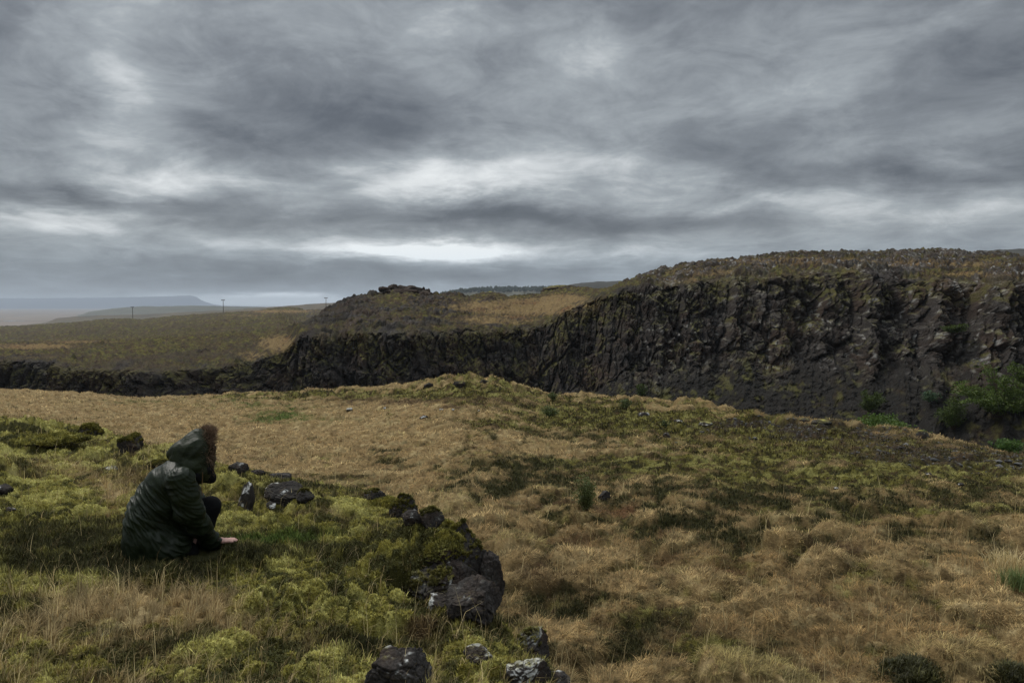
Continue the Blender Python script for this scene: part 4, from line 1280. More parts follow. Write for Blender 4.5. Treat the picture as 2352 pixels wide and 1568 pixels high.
def make_shrub(label, px, py, wpx, hpx, depth, seed, leaves=1500, leaf=0.03, stems=14, col=C_GREEN, spread=1.0, name="shrub", cat="shrub", group=None, flat=0.0, lean=0.0, cl=0.045, lobes=0):
    """base of the shrub at photo point (px, py)"""
    rng = np.random.default_rng(seed)
    c = at(px, py, depth)
    w = wpx / F_D * depth; h = hpx / F_D * depth
    root = bpy.data.objects.new(name, None)
    COL.objects.link(root)
    root.location = c
    root.empty_display_size = 0.2
    finish(root, label, cat, group)
    vs, fs, n0 = [], [], 0
    tips = []
    lobe = [(rng.uniform(-0.42, 0.42), rng.uniform(-0.35, 0.35), rng.uniform(0.35, 0.95)) for _ in range(lobes)]
    for k in range(stems):
        a = rng.uniform(0, 2 * math.pi)
        rr = rng.uniform(0.05, 0.95) ** 0.8 * w / 2 * spread
        hh = h * rng.uniform(0.6, 1.0) * (1 - 0.35 * (rr / (w / 2)) ** 2)
        end = np.array([math.cos(a) * rr + lean * h, math.sin(a) * rr * 0.8, hh])
        if lobes:
            lx, ly, lz = lobe[k % lobes]
            end = np.array([lx * w, ly * w, lz * h * (1 - 0.8 * abs(lx))]) + rng.normal(0, 0.055, 3) * np.array([w, w, h])
        mid = end * np.array([0.35, 0.35, 0.55]) + rng.normal(0, 0.05, 3) * h
        t = np.linspace(0, 1, 7)[:, None]
        st = np.array([rng.normal(0, 0.04) * w, rng.normal(0, 0.04) * w, -0.06 * h])
        pts = (1 - t) ** 2 * st + 2 * t * (1 - t) * mid + t ** 2 * end
        r0 = max(0.004, 0.012 * h)
        v, f = tube_arrays(pts, r0 * (1 - 0.8 * t[:, 0]), 4)
        vs.append(v); fs.append(f + n0); n0 += len(v)
        for q in range(2, 7):
            tips.append(pts[q])
            for _ in range(3):
                tips.append(pts[q] + rng.normal(0, 0.035 if lobes else 0.10, 3) * np.array([w, w, h * 0.7]))
    V = np.vstack(vs)
    mesh_obj("stem", V, np.vstack(fs), M_BARK, np.array([0.05, 0.036, 0.026]) + 0 * V, parent=root)
    tips = np.array(tips)
    n = leaves
    P = tips[rng.integers(0, len(tips), n)] + rng.normal(0, cl, (n, 3)) * np.array([w, w, h])
    P[:, 2] = np.abs(P[:, 2]) * (1 - flat * 0.3) + 0.01
    d1 = rng.normal(size=(n, 3)) + np.array([0, 0, 0.5]); d1 /= np.linalg.norm(d1, axis=1, keepdims=True)
    d2 = np.cross(d1, rng.normal(size=(n, 3))); d2 /= np.maximum(np.linalg.norm(d2, axis=1, keepdims=True), 1e-6)
    s = (leaf * rng.uniform(0.6, 1.3, n))[:, None]
    Q = np.stack([P - d1 * s * 0.5, P + d2 * s * 0.32, P + d1 * s * 0.6, P - d2 * s * 0.32], 1).reshape(-1, 3)
    q = P / max(w, h) * 4 + seed
    k = fbm(q[:, 0], q[:, 1], q[:, 2], 3, 0.6, seed=seed)
    cl = (col[None] * (0.75 + 0.5 * rng.random(n))[:, None]) * np.clip(1 + 0.9 * k, 0.25, 2)[:, None]
    cl = lerp(cl, np.array([0.16, 0.17, 0.04]) + 0 * cl, 0.35 * rng.random(n) ** 2)
    mesh_obj("foliage", Q, (np.arange(n * 4).reshape(n, 4)), M_LEAF, np.repeat(cl, 4, 0), smooth=False, parent=root)
    return root


d = ground_depth(1345, 1172)
make_shrub("small feathery green willow sapling standing alone in the meadow", 1345, 1173, 66, 80, d, 21, 3600, 0.022, 30, np.array([0.095, 0.115, 0.035]), name="sapling", cat="sapling")
for lab, x, y, w, h, sd, n in [
    ("small green shrub topmost on the rim right of the knoll", 1270, 920, 30, 20, 1, 700),
    ("wider green shrub below the rim, right of the knoll", 1264, 958, 50, 26, 2, 1100),
    ("small green shrub on the rim left of the pale flat stone", 1438, 938, 36, 22, 3, 800),
    ("tiny green shrub in the moss left of the bare soil", 1528, 980, 26, 14, 4, 400),
]:
    make_shrub(lab, x, y, w, h, ground_depth(x, y), 30 + sd, n, 0.045, 14, np.array([0.075, 0.095, 0.030]))
make_shrub("long green willow thicket growing along the rim at right", 2032, 1000, 130, 46, 23.5, 41, 4200, 0.07, 34, np.array([0.075, 0.13, 0.022]), cat="shrub")
make_shrub("bright green shrub on the rim at the right edge", 2312, 1046, 72, 36, 19.2, 42, 2200, 0.06, 24, np.array([0.06, 0.12, 0.025]))
make_shrub("low twiggy green shrub trailing off the rim thicket", 2105, 1006, 60, 20, 22.0, 48, 700, 0.06, 14, np.array([0.07, 0.11, 0.02]))


def wall_depth(px, py):
    """depth of the far cliff along a photo pixel's ray"""
    j = int(np.argmin(np.abs(FAR['xs'] - px)))
    x, y, z = FAR['X'][:, j], FAR['Y'][:, j], FAR['Z'][:, j]
    _, ry = to_photo(x, y, z)
    n = FAR['n'][0] + FAR['n'][1] + FAR['n'][2]
    k = np.where(ry[:n] <= py)[0]
    return float(y[k[0]]) if len(k) else float(y[0])


GB = np.array([0.062, 0.098, 0.014])
make_shrub("large dense green bush on the gorge wall at the right edge", 2300, 950, 230, 130, wall_depth(2300, 950) - 0.3, 51, 20000, 0.10, 90, GB * 1.2, name="bush", cat="bush", flat=0.3, cl=0.016, lobes=13)
make_shrub("second large green bush cut by the right edge of the view", 2400, 905, 170, 100, wall_depth(2400, 905) - 0.5, 52, 11000, 0.10, 70, GB * 1.0, name="bush", cat="bush", cl=0.018, lobes=9)
make_shrub("dull green bush below left of the large bush on the gorge wall", 2190, 982, 76, 68, wall_depth(2190, 982) - 0.5, 53, 4000, 0.09, 30, GB * 0.8, name="bush", cat="bush")
make_shrub("yellowish green bush on the gorge wall above the rim thicket", 2000, 944, 70, 50, wall_depth(2000, 942) - 0.5, 54, 3600, 0.09, 30, GB * 0.8, name="bush", cat="bush", lobes=6)
make_shrub("small blue-green bush in the middle of the right gorge wall", 2134, 922, 50, 26, wall_depth(2134, 922) - 0.5, 55, 800, 0.12, 18, np.array([0.045, 0.085, 0.045]), name="bush", cat="bush")
make_shrub("low green bush on a ledge high on the right cliff face", 2180, 764, 74, 22, wall_depth(2180, 766) - 0.5, 56, 3000, 0.09, 30, GB * 0.75, name="bush", cat="bush", lobes=6)
make_shrub("small bush at the foot of the cliff below the middle", 1472, 912, 40, 30, wall_depth(1472, 912) - 0.4, 57, 700, 0.13, 16, GB * 0.6, name="bush", cat="bush")
make_shrub("pale yellow-green bush hanging at the foot of the right wall", 1985, 990, 60, 40, wall_depth(1985, 985) - 0.5, 58, 900, 0.13, 18, np.array([0.08, 0.085, 0.02]), name="bush", cat="bush")


# dark heath mounds in the meadow, each its own cushion
M_HEATHMOUND = mat_col("heath_mound", rough=0.9, bump=0.8, bscale=50, vary=0.4, vscale=30, spec=0.08, transl=0.0, bdist=0.03)


def make_mound(label, px, py, wpx, hpx, depth, seed):
    rng = np.random.default_rng(seed)
    c = at(px, py + 0.42 * hpx, depth)
    w = wpx / 2 / F_D * depth * 1.15; h = hpx / F_D * depth * 0.55
    root = bpy.data.objects.new("heath_cushion", None)
    COL.objects.link(root)
    root.location = c
    finish(root, label, "heath cushion", "dark heath cushions in the tussock meadow")
    v, f = ico(5)
    p = v * np.array([w, w * 0.75, h])
    q = v * 2.5 + seed
    p = p * (1 + 0.45 * fbm(q[:, 0], q[:, 1], q[:, 2], 5, 0.62, seed=seed))[:, None]
    mesh_obj("turf", p, f, M_HEATHMOUND, C_HEATH * 0.6 + 0 * p, parent=root)
    n = 9000
    i = rng.integers(0, len(p), n)
    P = p[i] * rng.uniform(0.97, 1.03, (n, 1))
    up = P[:, 2] > -0.3 * h
    P = P[up]; n = len(P)
    k = fbm(P[:, 0] * 4 + seed, P[:, 1] * 4, P[:, 2] * 4, 3, 0.6, seed=seed + 1)
    col = lerp(C_HEATH + 0 * P, C_OLIVE * 1.1, sstep(-0.1, 0.4, k) * rng.random(n)) * (0.6 + 0.9 * rng.random(n))[:, None]
    o = blades_mesh("sprigs", P, rng.uniform(0, 6.28, n), rng.uniform(0.02, 0.085, n), rng.uniform(0.006, 0.012, n), rng.uniform(0.1, 1.0, n), rng.uniform(0.4, 1.4, n), col, M_LEAF)
    o.parent = root
    return root


make_mound("dark mossy heath cushion in the tan tussocks at the bottom right", 2115, 1536, 185, 86, ground_depth(2115, 1568), 5)
make_mound("dark heath cushion cut by the bottom right corner of the view", 2318, 1545, 110, 66, ground_depth(2318, 1572), 6)

# a fresh green grass clump in the tussocks near the right edge
def make_clump(label, px, py, depth, seed, n, size, col):
    rng = np.random.default_rng(seed)
    c = at(px, py, depth)
    P = rng.normal(0, size * 0.35, (n, 3)); P[:, 2] = -0.02
    cc = col[None] * (0.7 + 0.7 * rng.random(n))[:, None]
    o = blades_mesh("grass_clump", P, rng.uniform(0, 6.28, n), rng.uniform(0.6, 1.2, n) * size, rng.uniform(0.004, 0.007, n), rng.uniform(0.05, 0.6, n), rng.uniform(0.5, 1.3, n), cc, M_LEAF)
    o.location = c
    finish(o, label, "grass clump")


make_clump("fresh green grass clump in dry tussocks at the right edge", 2338, 1342, ground_depth(2338, 1345), 8, 420, 0.22, np.array([0.14, 0.18, 0.06]))
make_clump("tall pale straw clump above the green clump at the right edge", 2320, 1310, ground_depth(2320, 1312), 9, 300, 0.30, C_STRAW * 0.9)


# ---------------------------------------------------------------- power line poles on the moor
M_POLE = simple_mat("weathered_pole", [(0.05, 0.045, 0.04), (0.09, 0.08, 0.07)], 3.0)


def make_pole(label, px, ytop, ybase, depth, group):
    b = at(px, ybase, depth); t = at(px, ytop, depth)
    h = t.z - b.z
    root = bpy.data.objects.new("utility_pole", None)
    COL.objects.link(root)
    root.location = b
    finish(root, label, "utility pole", group)
    r = 0.022 * h
    V, Fc = tube_arrays([(0, 0, -1.5), (0, 0, h * 0.5), (0, 0, h)], [r * 1.15, r, r * 0.8], 8)
    mesh_obj("pole", V, Fc, M_POLE, parent=root)
    hw = 0.135 * h
    bx = np.array([[sx * hw, sy * r * 1.0 - r * 1.2, h - r * 0.6 + sz * r * 1.2] for sx in (-1, 1) for sy in (-1, 1) for sz in (-1, 1)])
    fc = np.array([[0, 1, 3, 2], [4, 6, 7, 5], [0, 4, 5, 1], [2, 3, 7, 6], [0, 2, 6, 4], [1, 5, 7, 3]])
    mesh_obj("crossarm", bx, fc, M_POLE, smooth=False, parent=root)
    for sx in (-0.92, 0.0, 0.92):
        V, Fc = tube_arrays([(sx * hw, -r * 1.2, h + r * 0.6), (sx * hw, -r * 1.2, h + r * 1.6), (sx * hw, -r * 1.2, h + r * 2.6)], [r * 0.5, r * 0.7, r * 0.35], 6)
        mesh_obj("insulator", V, Fc, M_POLE, parent=root)
    return root


PG = "power line poles crossing the moor"
make_pole("wooden utility pole with crossarm, leftmost on the moor skyline", 305, 705, 732, 438, PG)
make_pole("wooden utility pole with crossarm right of the far mountain's foot", 513, 689, 718, 462, PG)
make_pole("wooden utility pole with crossarm just left of the rocky bluff", 749, 684, 712, 478, PG)
make_pole("faint utility pole in front of the wooded hill, left one", 1071, 668, 680, 560, PG)
make_pole("faint utility pole on the saddle before the dark hill", 1204, 665, 682, 520, PG)


# ---------------------------------------------------------------- far wood on the hill: one mass of small trees
def build_wood():
    rng = np.random.default_rng(3)
    vs, fs, n0 = [], [], 0
    v0, f0 = ico(2)
    line = [(985, 684), (1020, 672), (1060, 667), (1120, 662), (1200, 662), (1290, 661), (1340, 663)]
    for k in range(620):
        x = rng.uniform(1010, 1335)
        f = rng.random() ** 1.5
        d = 1500 - 40 - f * 130
        y = np.interp(x, [q[0] for q in line], [q[1] for q in line]) + f * 6 + 1.0
        dens = perlin(np.array([x / 26.0]), np.array([f * 3]), seed=4)[0]
        if dens < -0.25:
            continue
        c = at(x, y, d)
        h = rng.uniform(3.0, 6.5) * (1 + 0.4 * dens)
        p = v0 * np.array([h * 0.36, h * 0.36, h * 0.55])
        p = p * (1 + 0.25 * rng.normal(size=(len(p), 1)))
        p[:, :2] *= (1 - 0.35 * np.clip(p[:, 2:3] / h, -0.5, 0.6))
        vs.append(p + np.array([c.x, c.y, c.z + h * 0.3])); fs.append(f0 + n0); n0 += len(p)
    V = np.vstack(vs)
    m = simple_mat("far_wood", [(0.020, 0.028, 0.016), (0.045, 0.055, 0.028)], 0.2)
    o = mesh_obj("forest", V, np.vstack(fs), m, smooth=False)
    finish(o, "far dark wood lining the top of the hill behind the saddle", "wood", kind="stuff")


build_wood()

# ---------------------------------------------------------------- the person: smooth-union solids meshed as continuous surfaces
def sdf_mesh(prims, vox, k=0.03):
    """prims: (p0, p1, r0, r1) tapered capsules -> vertices, quads (surface nets)"""
    A = np.array([list(p[0]) for p in prims]); B = np.array([list(p[1]) for p in prims])
    r0 = np.array([p[2] for p in prims]); r1 = np.array([p[3] for p in prims])
    mr = np.maximum(r0, r1)[:, None]
    lo = np.minimum(A - mr, B - mr).min(0) - 3 * vox - k; hi = np.maximum(A + mr, B + mr).max(0) + 3 * vox + k
    n = np.ceil((hi - lo) / vox).astype(int) + 1
    F = np.full(n, 0.5, np.float32)
    ax = [lo[i] + vox * np.arange(n[i]) for i in range(3)]
    for a, b, ra, rb in zip(A, B, r0, r1):
        m = max(ra, rb) + 2.5 * k + 2 * vox
        s0 = np.maximum(((np.minimum(a, b) - m - lo) / vox).astype(int), 0)
        s1 = np.minimum(((np.maximum(a, b) + m - lo) / vox).astype(int) + 2, n)
        sl = tuple(slice(s0[i], s1[i]) for i in range(3))
        X = ax[0][sl[0]][:, None, None]; Y = ax[1][sl[1]][None, :, None]; Z = ax[2][sl[2]][None, None, :]
        d = b - a; L = float(d @ d) + 1e-9
        t = np.clip(((X - a[0]) * d[0] + (Y - a[1]) * d[1] + (Z - a[2]) * d[2]) / L, 0, 1)
        q = np.sqrt((X - a[0] - t * d[0]) ** 2 + (Y - a[1] - t * d[1]) ** 2 + (Z - a[2] - t * d[2]) ** 2) - (ra + (rb - ra) * t)
        f = F[sl]
        h = np.clip(0.5 + 0.5 * (q - f) / k, 0, 1)
        F[sl] = q + (f - q) * h - k * h * (1 - h)
    S = F < 0
    cs = [S[i:n[0] - 1 + i, j:n[1] - 1 + j, l:n[2] - 1 + l] for i in (0, 1) for j in (0, 1) for l in (0, 1)]
    cnt = sum(c.astype(np.int8) for c in cs)
    act = (cnt > 0) & (cnt < 8)
    idx = np.full(act.shape, -1, np.int64)
    cell = np.argwhere(act)
    idx[act] = np.arange(len(cell))
    V = np.zeros((len(cell), 3)); W = np.zeros(len(cell))
    corner = [(i, j, l) for i in (0, 1) for j in (0, 1) for l in (0, 1)]
    fv = np.stack([F[cell[:, 0] + c[0], cell[:, 1] + c[1], cell[:, 2] + c[2]] for c in corner], 1)
    for p in range(8):
        for q in range(p + 1, 8):
            c1, c2 = np.array(corner[p]), np.array(corner[q])
            if np.abs(c1 - c2).sum() != 1:
                continue
            f1, f2 = fv[:, p], fv[:, q]
            cr = (f1 < 0) != (f2 < 0)
            t = np.where(cr, f1 / np.where(cr, f1 - f2, 1), 0)
            V += cr[:, None] * (c1 + t[:, None] * (c2 - c1)); W += cr
    V = lo + (cell + V / W[:, None]) * vox
    quads = []
    for axn in range(3):
        o1, o2 = [(1, 2), (2, 0), (0, 1)][axn]
        a = [slice(None)] * 3; b = [slice(None)] * 3
        a[axn] = slice(0, n[axn] - 1); b[axn] = slice(1, n[axn])
        cr = S[tuple(a)] != S[tuple(b)]
        P = np.argwhere(cr)
        P = P[(P[:, o1] > 0) & (P[:, o2] > 0) & (P[:, o1] < n[o1] - 1) & (P[:, o2] < n[o2] - 1)]
        e1 = np.zeros(3, int); e1[o1] = 1
        e2 = np.zeros(3, int); e2[o2] = 1
        q = np.stack([idx[tuple((P - e1 - e2).T)], idx[tuple((P - e2).T)], idx[tuple(P.T)], idx[tuple((P - e1).T)]], 1)
        inside = S[tuple(P.T)]
        q = np.where(inside[:, None], q, q[:, ::-1])
        quads.append(q)
    Q = np.vstack(quads)
    return V, Q[(Q >= 0).all(1)]


def relax(V, Q, it=2, lam=0.5):
    for _ in range(it):
        s = np.zeros_like(V); w = np.zeros(len(V))
        for k in range(4):
            for j in (1, 3):
                np.add.at(s, Q[:, k], V[Q[:, (k + j) % 4]])
                np.add.at(w, Q[:, k], 1)
        V = V + lam * (s / np.maximum(w, 1)[:, None] - V)
    return V


def build_person():
    def q(zx, zy, d):                                    # pixel of the enlarged photo crop -> world
        return np.array(at((240 + zx * 0.3062) * 0.8596, (1080 + zy * 0.3062) * 0.8596, d)[:])
    base = q(560, 1410, 5.38)

    def cloth(name, base_col, rough, bump, bscale, parent, V, Q, spec=0.5, col=None):
        m = bpy.data.materials.get(name + "_cloth")
        if m is None:
            m = mat_col(name + "_cloth", rough=rough, bump=bump, bscale=bscale, vary=0.35, vscale=14, spec=spec, bdist=0.01)
        c = np.array(base_col) + 0 * V if col is None else col
        o = mesh_obj(name, V - base, Q, m, c, parent=parent)
        return o

    # joints
    hip = q(560, 1130, 5.42); waist = q(620, 930, 5.44); chest = q(720, 720, 5.46); neck = q(860, 545, 5.50)
    shN = q(800, 660, 5.28); shF = q(800, 620, 5.64)
    elN = q(875, 925, 5.31); wrN = q(1050, 1185, 5.52)
    elF = q(905, 900, 5.74); wrF = q(905, 1105, 5.58)
    head = q(965, 430, 5.54)
    kneeF = q(1052, 890, 5.64); ankF = q(985, 1195, 5.62); toeF = q(1075, 1235, 5.72)
    kneeN = q(850, 1290, 5.42); ankN = q(560, 1350, 5.36); toeN = q(470, 1385, 5.30)
    fwd = np.array([0.87, 0.44, -0.14]); fwd /= np.linalg.norm(fwd)
    side = np.array([0.44, -0.87, 0.0]); side /= np.linalg.norm(side)     # towards the camera
    up = np.cross(fwd, -side)
    up = up if up[2] > 0 else -up

    # ------------ body (one continuous mesh: head with face, torso, limbs, hands)
    P = [(hip, waist, .12, .115), (waist, chest, .115, .125), (chest, neck, .11, .05), (neck, head, .052, .06),
         (head, head + up * 0.05 - fwd * 0.02, .085, .078), (head + fwd * 0.03 - up * 0.05, head + fwd * 0.05 - up * 0.085, .055, .035),
         (chest, shN, .10, .06), (chest, shF, .10, .06), (shN, elN, .055, .042), (elN, wrN, .040, .027), (shF, elF, .055, .042), (elF, wrF, .040, .027),
         (hip, kneeF, .10, .055), (kneeF, ankF, .052, .036), (ankF, toeF, .038, .03), (hip, kneeN, .10, .055), (kneeN, ankN, .05, .036), (ankN, toeN, .036, .03)]
    fn = head + fwd * 0.088
    P += [(fn - up * 0.005, fn - up * 0.03 + fwd * 0.016, .009, .012), (fn - up * 0.062 + side * .016, fn - up * 0.062 - side * .016, .009, .009), (fn - up * .085 - fwd * .01, fn - up * .09 - fwd * .012, .014, .014),
          (fn + up * .016 + side * .03 - fwd * .012, fn + up * .018 + side * .02 - fwd * .006, .008, .008), (fn + up * .016 - side * .03 - fwd * .012, fn + up * .018 - side * .02 - fwd * .006, .008, .008),
          (head + side * .082 + up * .01, head + side * .084 - up * .03, .014, .010), (head - side * .082 + up * .01, head - side * .084 - up * .03, .014, .010)]

    def hand(w, f, lat, dn, curl, sz=1.0):
        """w wrist, f towards the fingers, lat towards the thumb, dn palm side"""
        f = f / np.linalg.norm(f); lat = lat / np.linalg.norm(lat)
        out = []
        for k in (-1.5, -0.5, 0.5, 1.5):
            out.append((w + f * .012 + lat * k * .013, w + f * .078 * sz + lat * k * .0185, .015, .0115))
            ln = {-1.5: .058, -0.5: .075, 0.5: .080, 1.5: .070}[k] * sz
            a = w + f * .080 * sz + lat * k * .0195
            b = a + (f + lat * k * .05 - dn * curl * .15) * ln * .45 + dn * 0.002
            c = b + (f + lat * k * .05 + dn * curl * .5) * ln * .30
            e = c + (f + lat * k * .05 + dn * curl) * ln * .25
            out += [(a, b, .0098, .0088), (b, c, .0088, .0080), (c, e, .0080, .0066)]
        t0 = w + f * .025 + lat * .022; t1 = t0 + (f * .6 + lat * .8) * .036; t2 = t1 + (f * .9 + lat * .35 + dn * .2) * .030
        out += [(t0, t1, .014, .0105), (t1, t2, .0105, .0075)]
        return out
    hn_w = q(1082, 1196, 5.57)
    P_h = hand(hn_w, np.array([0.97, 0.22, 0.035]), np.array([-0.22, 0.97, 0.0]), np.array([0, 0, -1.0]), 0.25, 1.0)
    P += [(wrN, hn_w, .026, .019)] + P_h
    hf_w = q(905, 1112, 5.57)
    P += [(wrF, hf_w, .026, .02)] + hand(hf_w, np.array([0.1, -0.25, -0.95]), np.array([-0.6, -0.7, 0.1]), np.array([-0.5, 0.5, 0.0]), 0.9, 0.62)
    V, Q = sdf_mesh(P, 0.0055, 0.010)
    V = relax(V, Q, 1, 0.4)
    skin = np.array([0.48, 0.28, 0.23]) + 0 * V
    k = fbm(V[:, 0] * 40, V[:, 1] * 40, V[:, 2] * 40, 3, 0.6, seed=7)
    skin = skin * (1 + 0.12 * k)[:, None]
    ms = mat_col("skin", rough=0.55, bump=0.15, bscale=300, vary=0.08, vscale=60, spec=0.35, bdist=0.002)
    person = mesh_obj("person", V - base, Q, ms, skin)
    person.location = base
    finish(person, "person in a dark green hooded parka crouching on the mossy hill, hand on the ground", "person")

    # ------------ trousers and boots
    V, Q = sdf_mesh([(hip, kneeF, .115, .072), (kneeF, ankF, .070, .052), (hip, kneeN, .115, .07), (kneeN, ankN, .068, .05)], 0.009, 0.03)
    V = relax(V, Q, 2)
    n = mesh_normals(V, Q)
    V = V + n * (0.005 * fbm(V[:, 0] * 14, V[:, 1] * 14, V[:, 2] * 22, 3, 0.6, seed=3))[:, None]
    cloth("trousers", (0.006, 0.006, 0.0065), 0.9, 0.4, 250, person, V, Q, 0.1)
    for a, t in ((ankF, toeF), (ankN, toeN)):
        d = t - a; d[2] *= 0.4
        V, Q = sdf_mesh([(a + np.array([0, 0, .06]), a, .052, .05), (a, a + d * .6, .05, .048), (a + d * .6, a + d, .047, .04), (a - d * .25, a, .04, .045)], 0.009, 0.02)
        cloth("boot", (0.018, 0.014, 0.011), 0.6, 0.3, 120, person, relax(V, Q, 1), Q, 0.3)

    # ------------ scarf under the hood
    V, Q = sdf_mesh([(q(930, 610, 5.46), q(1045, 640, 5.58), .06, .036), (q(1000, 560, 5.50), q(1065, 648, 5.60), .06, .03)], 0.007, 0.03)
    V = relax(V, Q, 1)
    cloth("scarf", (0.010, 0.011, 0.012), 0.95, 0.6, 200, person, V, Q, 0.05)

    # ------------ coat
    def Qd(zx, zy, d, r): return (q(zx, zy, d), r)
    def chain(*ps):
        return [(ps[i][0], ps[i + 1][0], ps[i][1], ps[i + 1][1]) for i in range(len(ps) - 1)]
    C = []
    C += chain(Qd(520, 1195, 5.42, .165), Qd(545, 1060, 5.43, .170), Qd(590, 930, 5.44, .172), Qd(655, 800, 5.45, .158), Qd(720, 700, 5.46, .150), Qd(800, 610, 5.48, .110), Qd(865, 545, 5.50, .085))
    C += chain(Qd(690, 1010, 5.46, .14), Qd(660, 1170, 5.42, .135))
    C += chain(Qd(790, 1000, 5.46, .10), Qd(770, 1180, 5.42, .095))
    C += chain(Qd(800, 800, 5.47, .12), Qd(760, 960, 5.47, .12))
    # skirt lying on the ground
    C += chain(Qd(445, 1290, 5.36, .085), Qd(440, 1330, 5.34, .07), Qd(560, 1345, 5.30, .06), Qd(680, 1310, 5.30, .065), Qd(780, 1240, 5.34, .07))
    C += chain(Qd(500, 1200, 5.36, .13), Qd(470, 1310, 5.36, .09))
    C += chain(Qd(600, 1220, 5.32, .10), Qd(560, 1320, 5.32, .07))
    C += chain(Qd(420, 1250, 5.42, .07), Qd(445, 1325, 5.40, .06), Qd(520, 1350, 5.45, .06))
    # shoulders and sleeves
    C += chain((shF, .10), (chest, .13), (shN, .080))
    C += chain((shN, .080), Qd(830, 790, 5.29, .086), (elN, .080), Qd(960, 1050, 5.40, .066), (wrN, .054), Qd(1082, 1200, 5.55, .046))
    C += chain((shF, .09), (elF, .075), (wrF, .05))
    V, Q = sdf_mesh(C, 0.0052, 0.045)
    V = relax(V, Q, 2)
    n = mesh_normals(V, Q)
    # folds: across the spine at the waist, slanting over the skirt, round the sleeve
    L = V - base
    spn = np.array([0.42, 0.02, 0.90]); spn /= np.linalg.norm(spn)
    s = L @ spn; t = L @ np.array([0.9, 0.1, -0.42]); y = L[:, 1]
    sw = s + 0.16 * t + 0.05 * np.sin(t * 7 + 1.0)
    wst = np.exp(-((s - 0.36) / 0.16) ** 2)
    f1 = 1 - 2 * np.abs(perlin(sw * 18, t * 3.2, y * 3.2, seed=201))
    f2 = 1 - 2 * np.abs(perlin(sw * 36 + 3, t * 7, y * 7, seed=202))
    f3 = fbm(s * 9, t * 9, y * 9, 3, 0.55, seed=203)
    dl = np.sqrt(((V - wrN) ** 2).sum(1))
    arm_ax = (wrN - shN) / np.linalg.norm(wrN - shN)
    sa = (V - shN) @ arm_ax
    dist_arm = np.linalg.norm(V - shN - np.clip(sa, 0, .6)[:, None] * arm_ax, axis=1)
    arm = sstep(0.14, 0.09, dist_arm)
    fa = 1 - 2 * np.abs(perlin(sa * 20 + 0.6 * np.sin(y * 14), y * 5, t * 3, seed=205))
    skirt = sstep(0.22, 0.08, s)
    fs = 1 - 2 * np.abs(perlin(t * 13 + s * 9, s * 4.5, y * 5, seed=206))
    crease = lambda f: 1.7 * np.clip((f - 0.15) / 0.85, 0, 1) ** 1.3 - 0.35
    f1 = crease(f1); f2 = crease(f2); fs = crease(fs); fa = crease(fa)
    msk = sstep(-0.25, 0.35, fbm(s * 5, t * 5, y * 5, 3, 0.6, seed=208)); f1 = f1 * (0.25 + 1.1 * msk); f2 = f2 * (1.3 - 1.1 * msk); fa = fa * (0.3 + msk)
    f4 = 1 - 2 * np.abs(perlin(t * 6 + s * 11, s * 3 - t * 5, y * 4, seed=207))
    dsp = (1 - arm) * ((0.011 * f1 + 0.006 * f2) * (0.10 + 1.15 * wst) * (1 - 0.6 * skirt) + 0.010 * fs * skirt + 0.007 * f4) + arm * (0.006 * fa + 0.003 * f2) + 0.006 * f3
    # waist seam and hem of the yoke
    seam = np.exp(-((s - 0.335 + 0.03 * t) / 0.006) ** 2) * (1 - arm)
    dsp = dsp - 0.006 * seam
    V = V + n * dsp[:, None]
    green = np.array([0.009, 0.0135, 0.0055]); col = green + 0 * V
    col = col * (1 + 0.5 * fbm(L[:, 0] * 6, L[:, 1] * 6, L[:, 2] * 6, 4, 0.6, seed=210))[:, None]
    cloth("parka", green, 0.40, 0.3, 70, person, V, Q, 0.15, col)
    # pocket flap on the near side
    pc = q(735, 1118, 5.285)
    a = np.linspace(0, 1, 12); b = np.linspace(0, 1, 5)
    AA, BB = np.meshgrid(a, b)
    # ------------ hood
    H = []
    H += chain(Qd(705, 430, 5.50, .026), Qd(760, 415, 5.50, .052), Qd(850, 405, 5.52, .092), Qd(930, 415, 5.54, .118))
    H += chain(Qd(930, 340, 5.55, .085), Qd(960, 305, 5.57, .070), Qd(965, 400, 5.58, .094), Qd(968, 510, 5.57, .080), Qd(945, 590, 5.55, .066))
    H += chain(Qd(935, 430, 5.54, .125), Qd(950, 520, 5.53, .105), Qd(945, 580, 5.50, .085))
    H += chain(Qd(720, 450, 5.50, .03), Qd(800, 490, 5.47, .055), Qd(880, 560, 5.46, .07), Qd(940, 600, 5.48, .06))
    V, Q = sdf_mesh(H, 0.0065, 0.03)
    V = relax(V, Q, 2)
    n = mesh_normals(V, Q)
    # hollow out the face opening
    oc = q(1040, 418, 5.62)
    rel = V - oc
    fx = rel @ fwd; fy = rel @ side; fz = rel @ up
    inside = np.clip(1 - (fy / 0.085) ** 2 - (fz / 0.135) ** 2, 0, 1)
    push = inside ** 0.5 * 0.10 * sstep(-0.05, 0.02, fx)
    V = V - fwd * push[:, None]
    L = V - head
    g1 = 1 - 2 * np.abs(perlin(L[:, 2] * 9 - L[:, 0] * 8, L[:, 0] * 5 + L[:, 2] * 3, L[:, 1] * 7, seed=221))
    g2 = fbm(L[:, 0] * 12, L[:, 1] * 12, L[:, 2] * 16, 3, 0.55, seed=222)
    V = V + n * ((0.008 * g1 + 0.010 * g2) * (1 - inside))[:, None]
    hcol = (np.array([0.013, 0.017, 0.007]) + 0 * V) * (1 + 0.5 * fbm(L[:, 0] * 9, L[:, 1] * 9, L[:, 2] * 9, 3, 0.6, seed=223))[:, None]
    cloth("hood", green, 0.42, 0.3, 90, person, V, Q, 0.12, hcol)
    # ------------ fur trim round the opening
    rng = np.random.default_rng(9)
    n_h = 9000
    th = rng.uniform(-0.1, 2 * math.pi + 0.1, n_h)
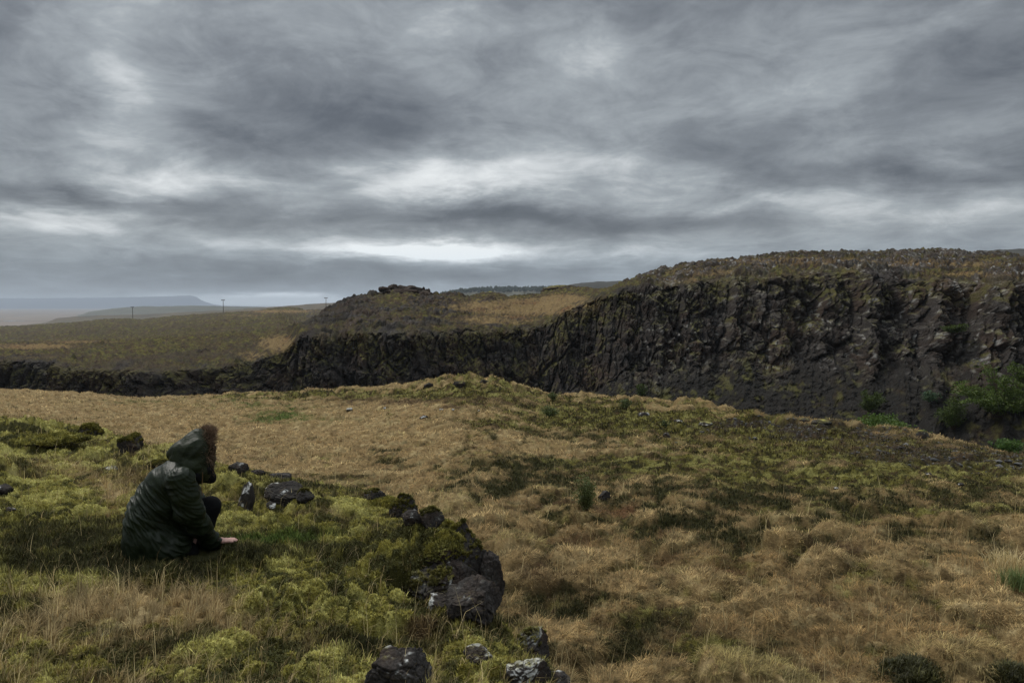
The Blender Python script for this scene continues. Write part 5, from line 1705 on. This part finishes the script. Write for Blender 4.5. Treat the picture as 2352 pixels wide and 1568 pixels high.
    ring = oc + (np.cos(th) * 0.116)[:, None] * side + (np.sin(th) * 0.150 - 0.006)[:, None] * up + fwd * 0.004
    rad = (np.cos(th) * 0.8)[:, None] * side + np.sin(th)[:, None] * up
    rad /= np.linalg.norm(rad, axis=1, keepdims=True)
    P0 = ring + rng.normal(0, 0.010, (n_h, 3)) - fwd * rng.uniform(0, 0.060, (n_h, 1))
    d = rad * rng.uniform(0.5, 1.3, (n_h, 1)) + fwd * rng.uniform(-0.6, 0.7, (n_h, 1)) + rng.normal(0, 0.35, (n_h, 3))
    d /= np.linalg.norm(d, axis=1, keepdims=True)
    ln = rng.uniform(0.034, 0.070, (n_h, 1))
    sd = np.cross(d, rng.normal(size=(n_h, 3))); sd /= np.maximum(np.linalg.norm(sd, axis=1, keepdims=True), 1e-6)
    w = 0.0017
    mid = P0 + d * ln * 0.55
    tip = mid + (d + rng.normal(0, 0.35, (n_h, 3)) + np.array([0, 0, -0.2])) * ln * 0.5
    FV = np.stack([P0 - sd * w, P0 + sd * w, mid - sd * w * 0.8, mid + sd * w * 0.8, tip], 1).reshape(-1, 3)
    b5 = (np.arange(n_h) * 5)[:, None]
    FL = (b5 + np.array([0, 1, 3, 2, 2, 3, 4])).ravel()
    fc = np.array([0.15, 0.098, 0.062]) * rng.uniform(0.45, 1.7, (n_h, 1))
    mf = mat_col("fur", rough=0.75, vary=0.1, vscale=30, spec=0.2, transl=0.2)
    mesh_obj("fur_trim", FV - base, None, mf, np.repeat(fc, 5, 0), loops=(FL, np.tile(np.array([4, 3]), n_h)), parent=person)
    # ------------ hanging hood cord
    V, Q = tube_arrays([q(985, 590, 5.42), q(983, 660, 5.42), q(978, 730, 5.42), q(980, 795, 5.42)], [.0028, .0028, .0028, .0036], 6)
    cloth("drawstring", (0.12, 0.07, 0.03), 0.8, 0.2, 200, person, V, Q, 0.2)
    return person, hn_w, base


PERSON, HAND_W, P_BASE = build_person()
for lab_, pt in (("base", P_BASE), ("hand", HAND_W)):
    print("CONTACT", lab_, pt, float(near_height(np.array([pt[0]]), np.array([pt[1]]))[0]))

# ---------------------------------------------------------------- damp air over the coastal plain
def build_haze():
    x0, x1, y0, y1, z0, z1 = -13000.0, 13000.0, -2500.0, 13500.0, PLAIN_Z - 14.0, 112.0
    V = np.array([[x, y, z] for x in (x0, x1) for y in (y0, y1) for z in (z0, z1)])
    Fc = np.array([[0, 1, 3, 2], [4, 6, 7, 5], [0, 4, 5, 1], [2, 3, 7, 6], [0, 2, 6, 4], [1, 5, 7, 3]])
    m = bpy.data.materials.new("haze_air")
    m.use_nodes = True
    g = Nodes(m.node_tree)
    v = g.n('ShaderNodeVolumePrincipled')
    v.inputs['Color'].default_value = (0.80, 0.89, 1.0, 1)
    v.inputs['Density'].default_value = HAZE
    v.inputs['Anisotropy'].default_value = 0.0
    out = g.n('ShaderNodeOutputMaterial')
    g.link(v.outputs[0], out.inputs['Volume'])
    o = mesh_obj("haze", V, Fc, m, smooth=False)
    finish(o, "thin damp haze that veils the plain, the far hills and the mountain", "haze", kind="stuff")


HAZE = 1.3e-4
build_haze()
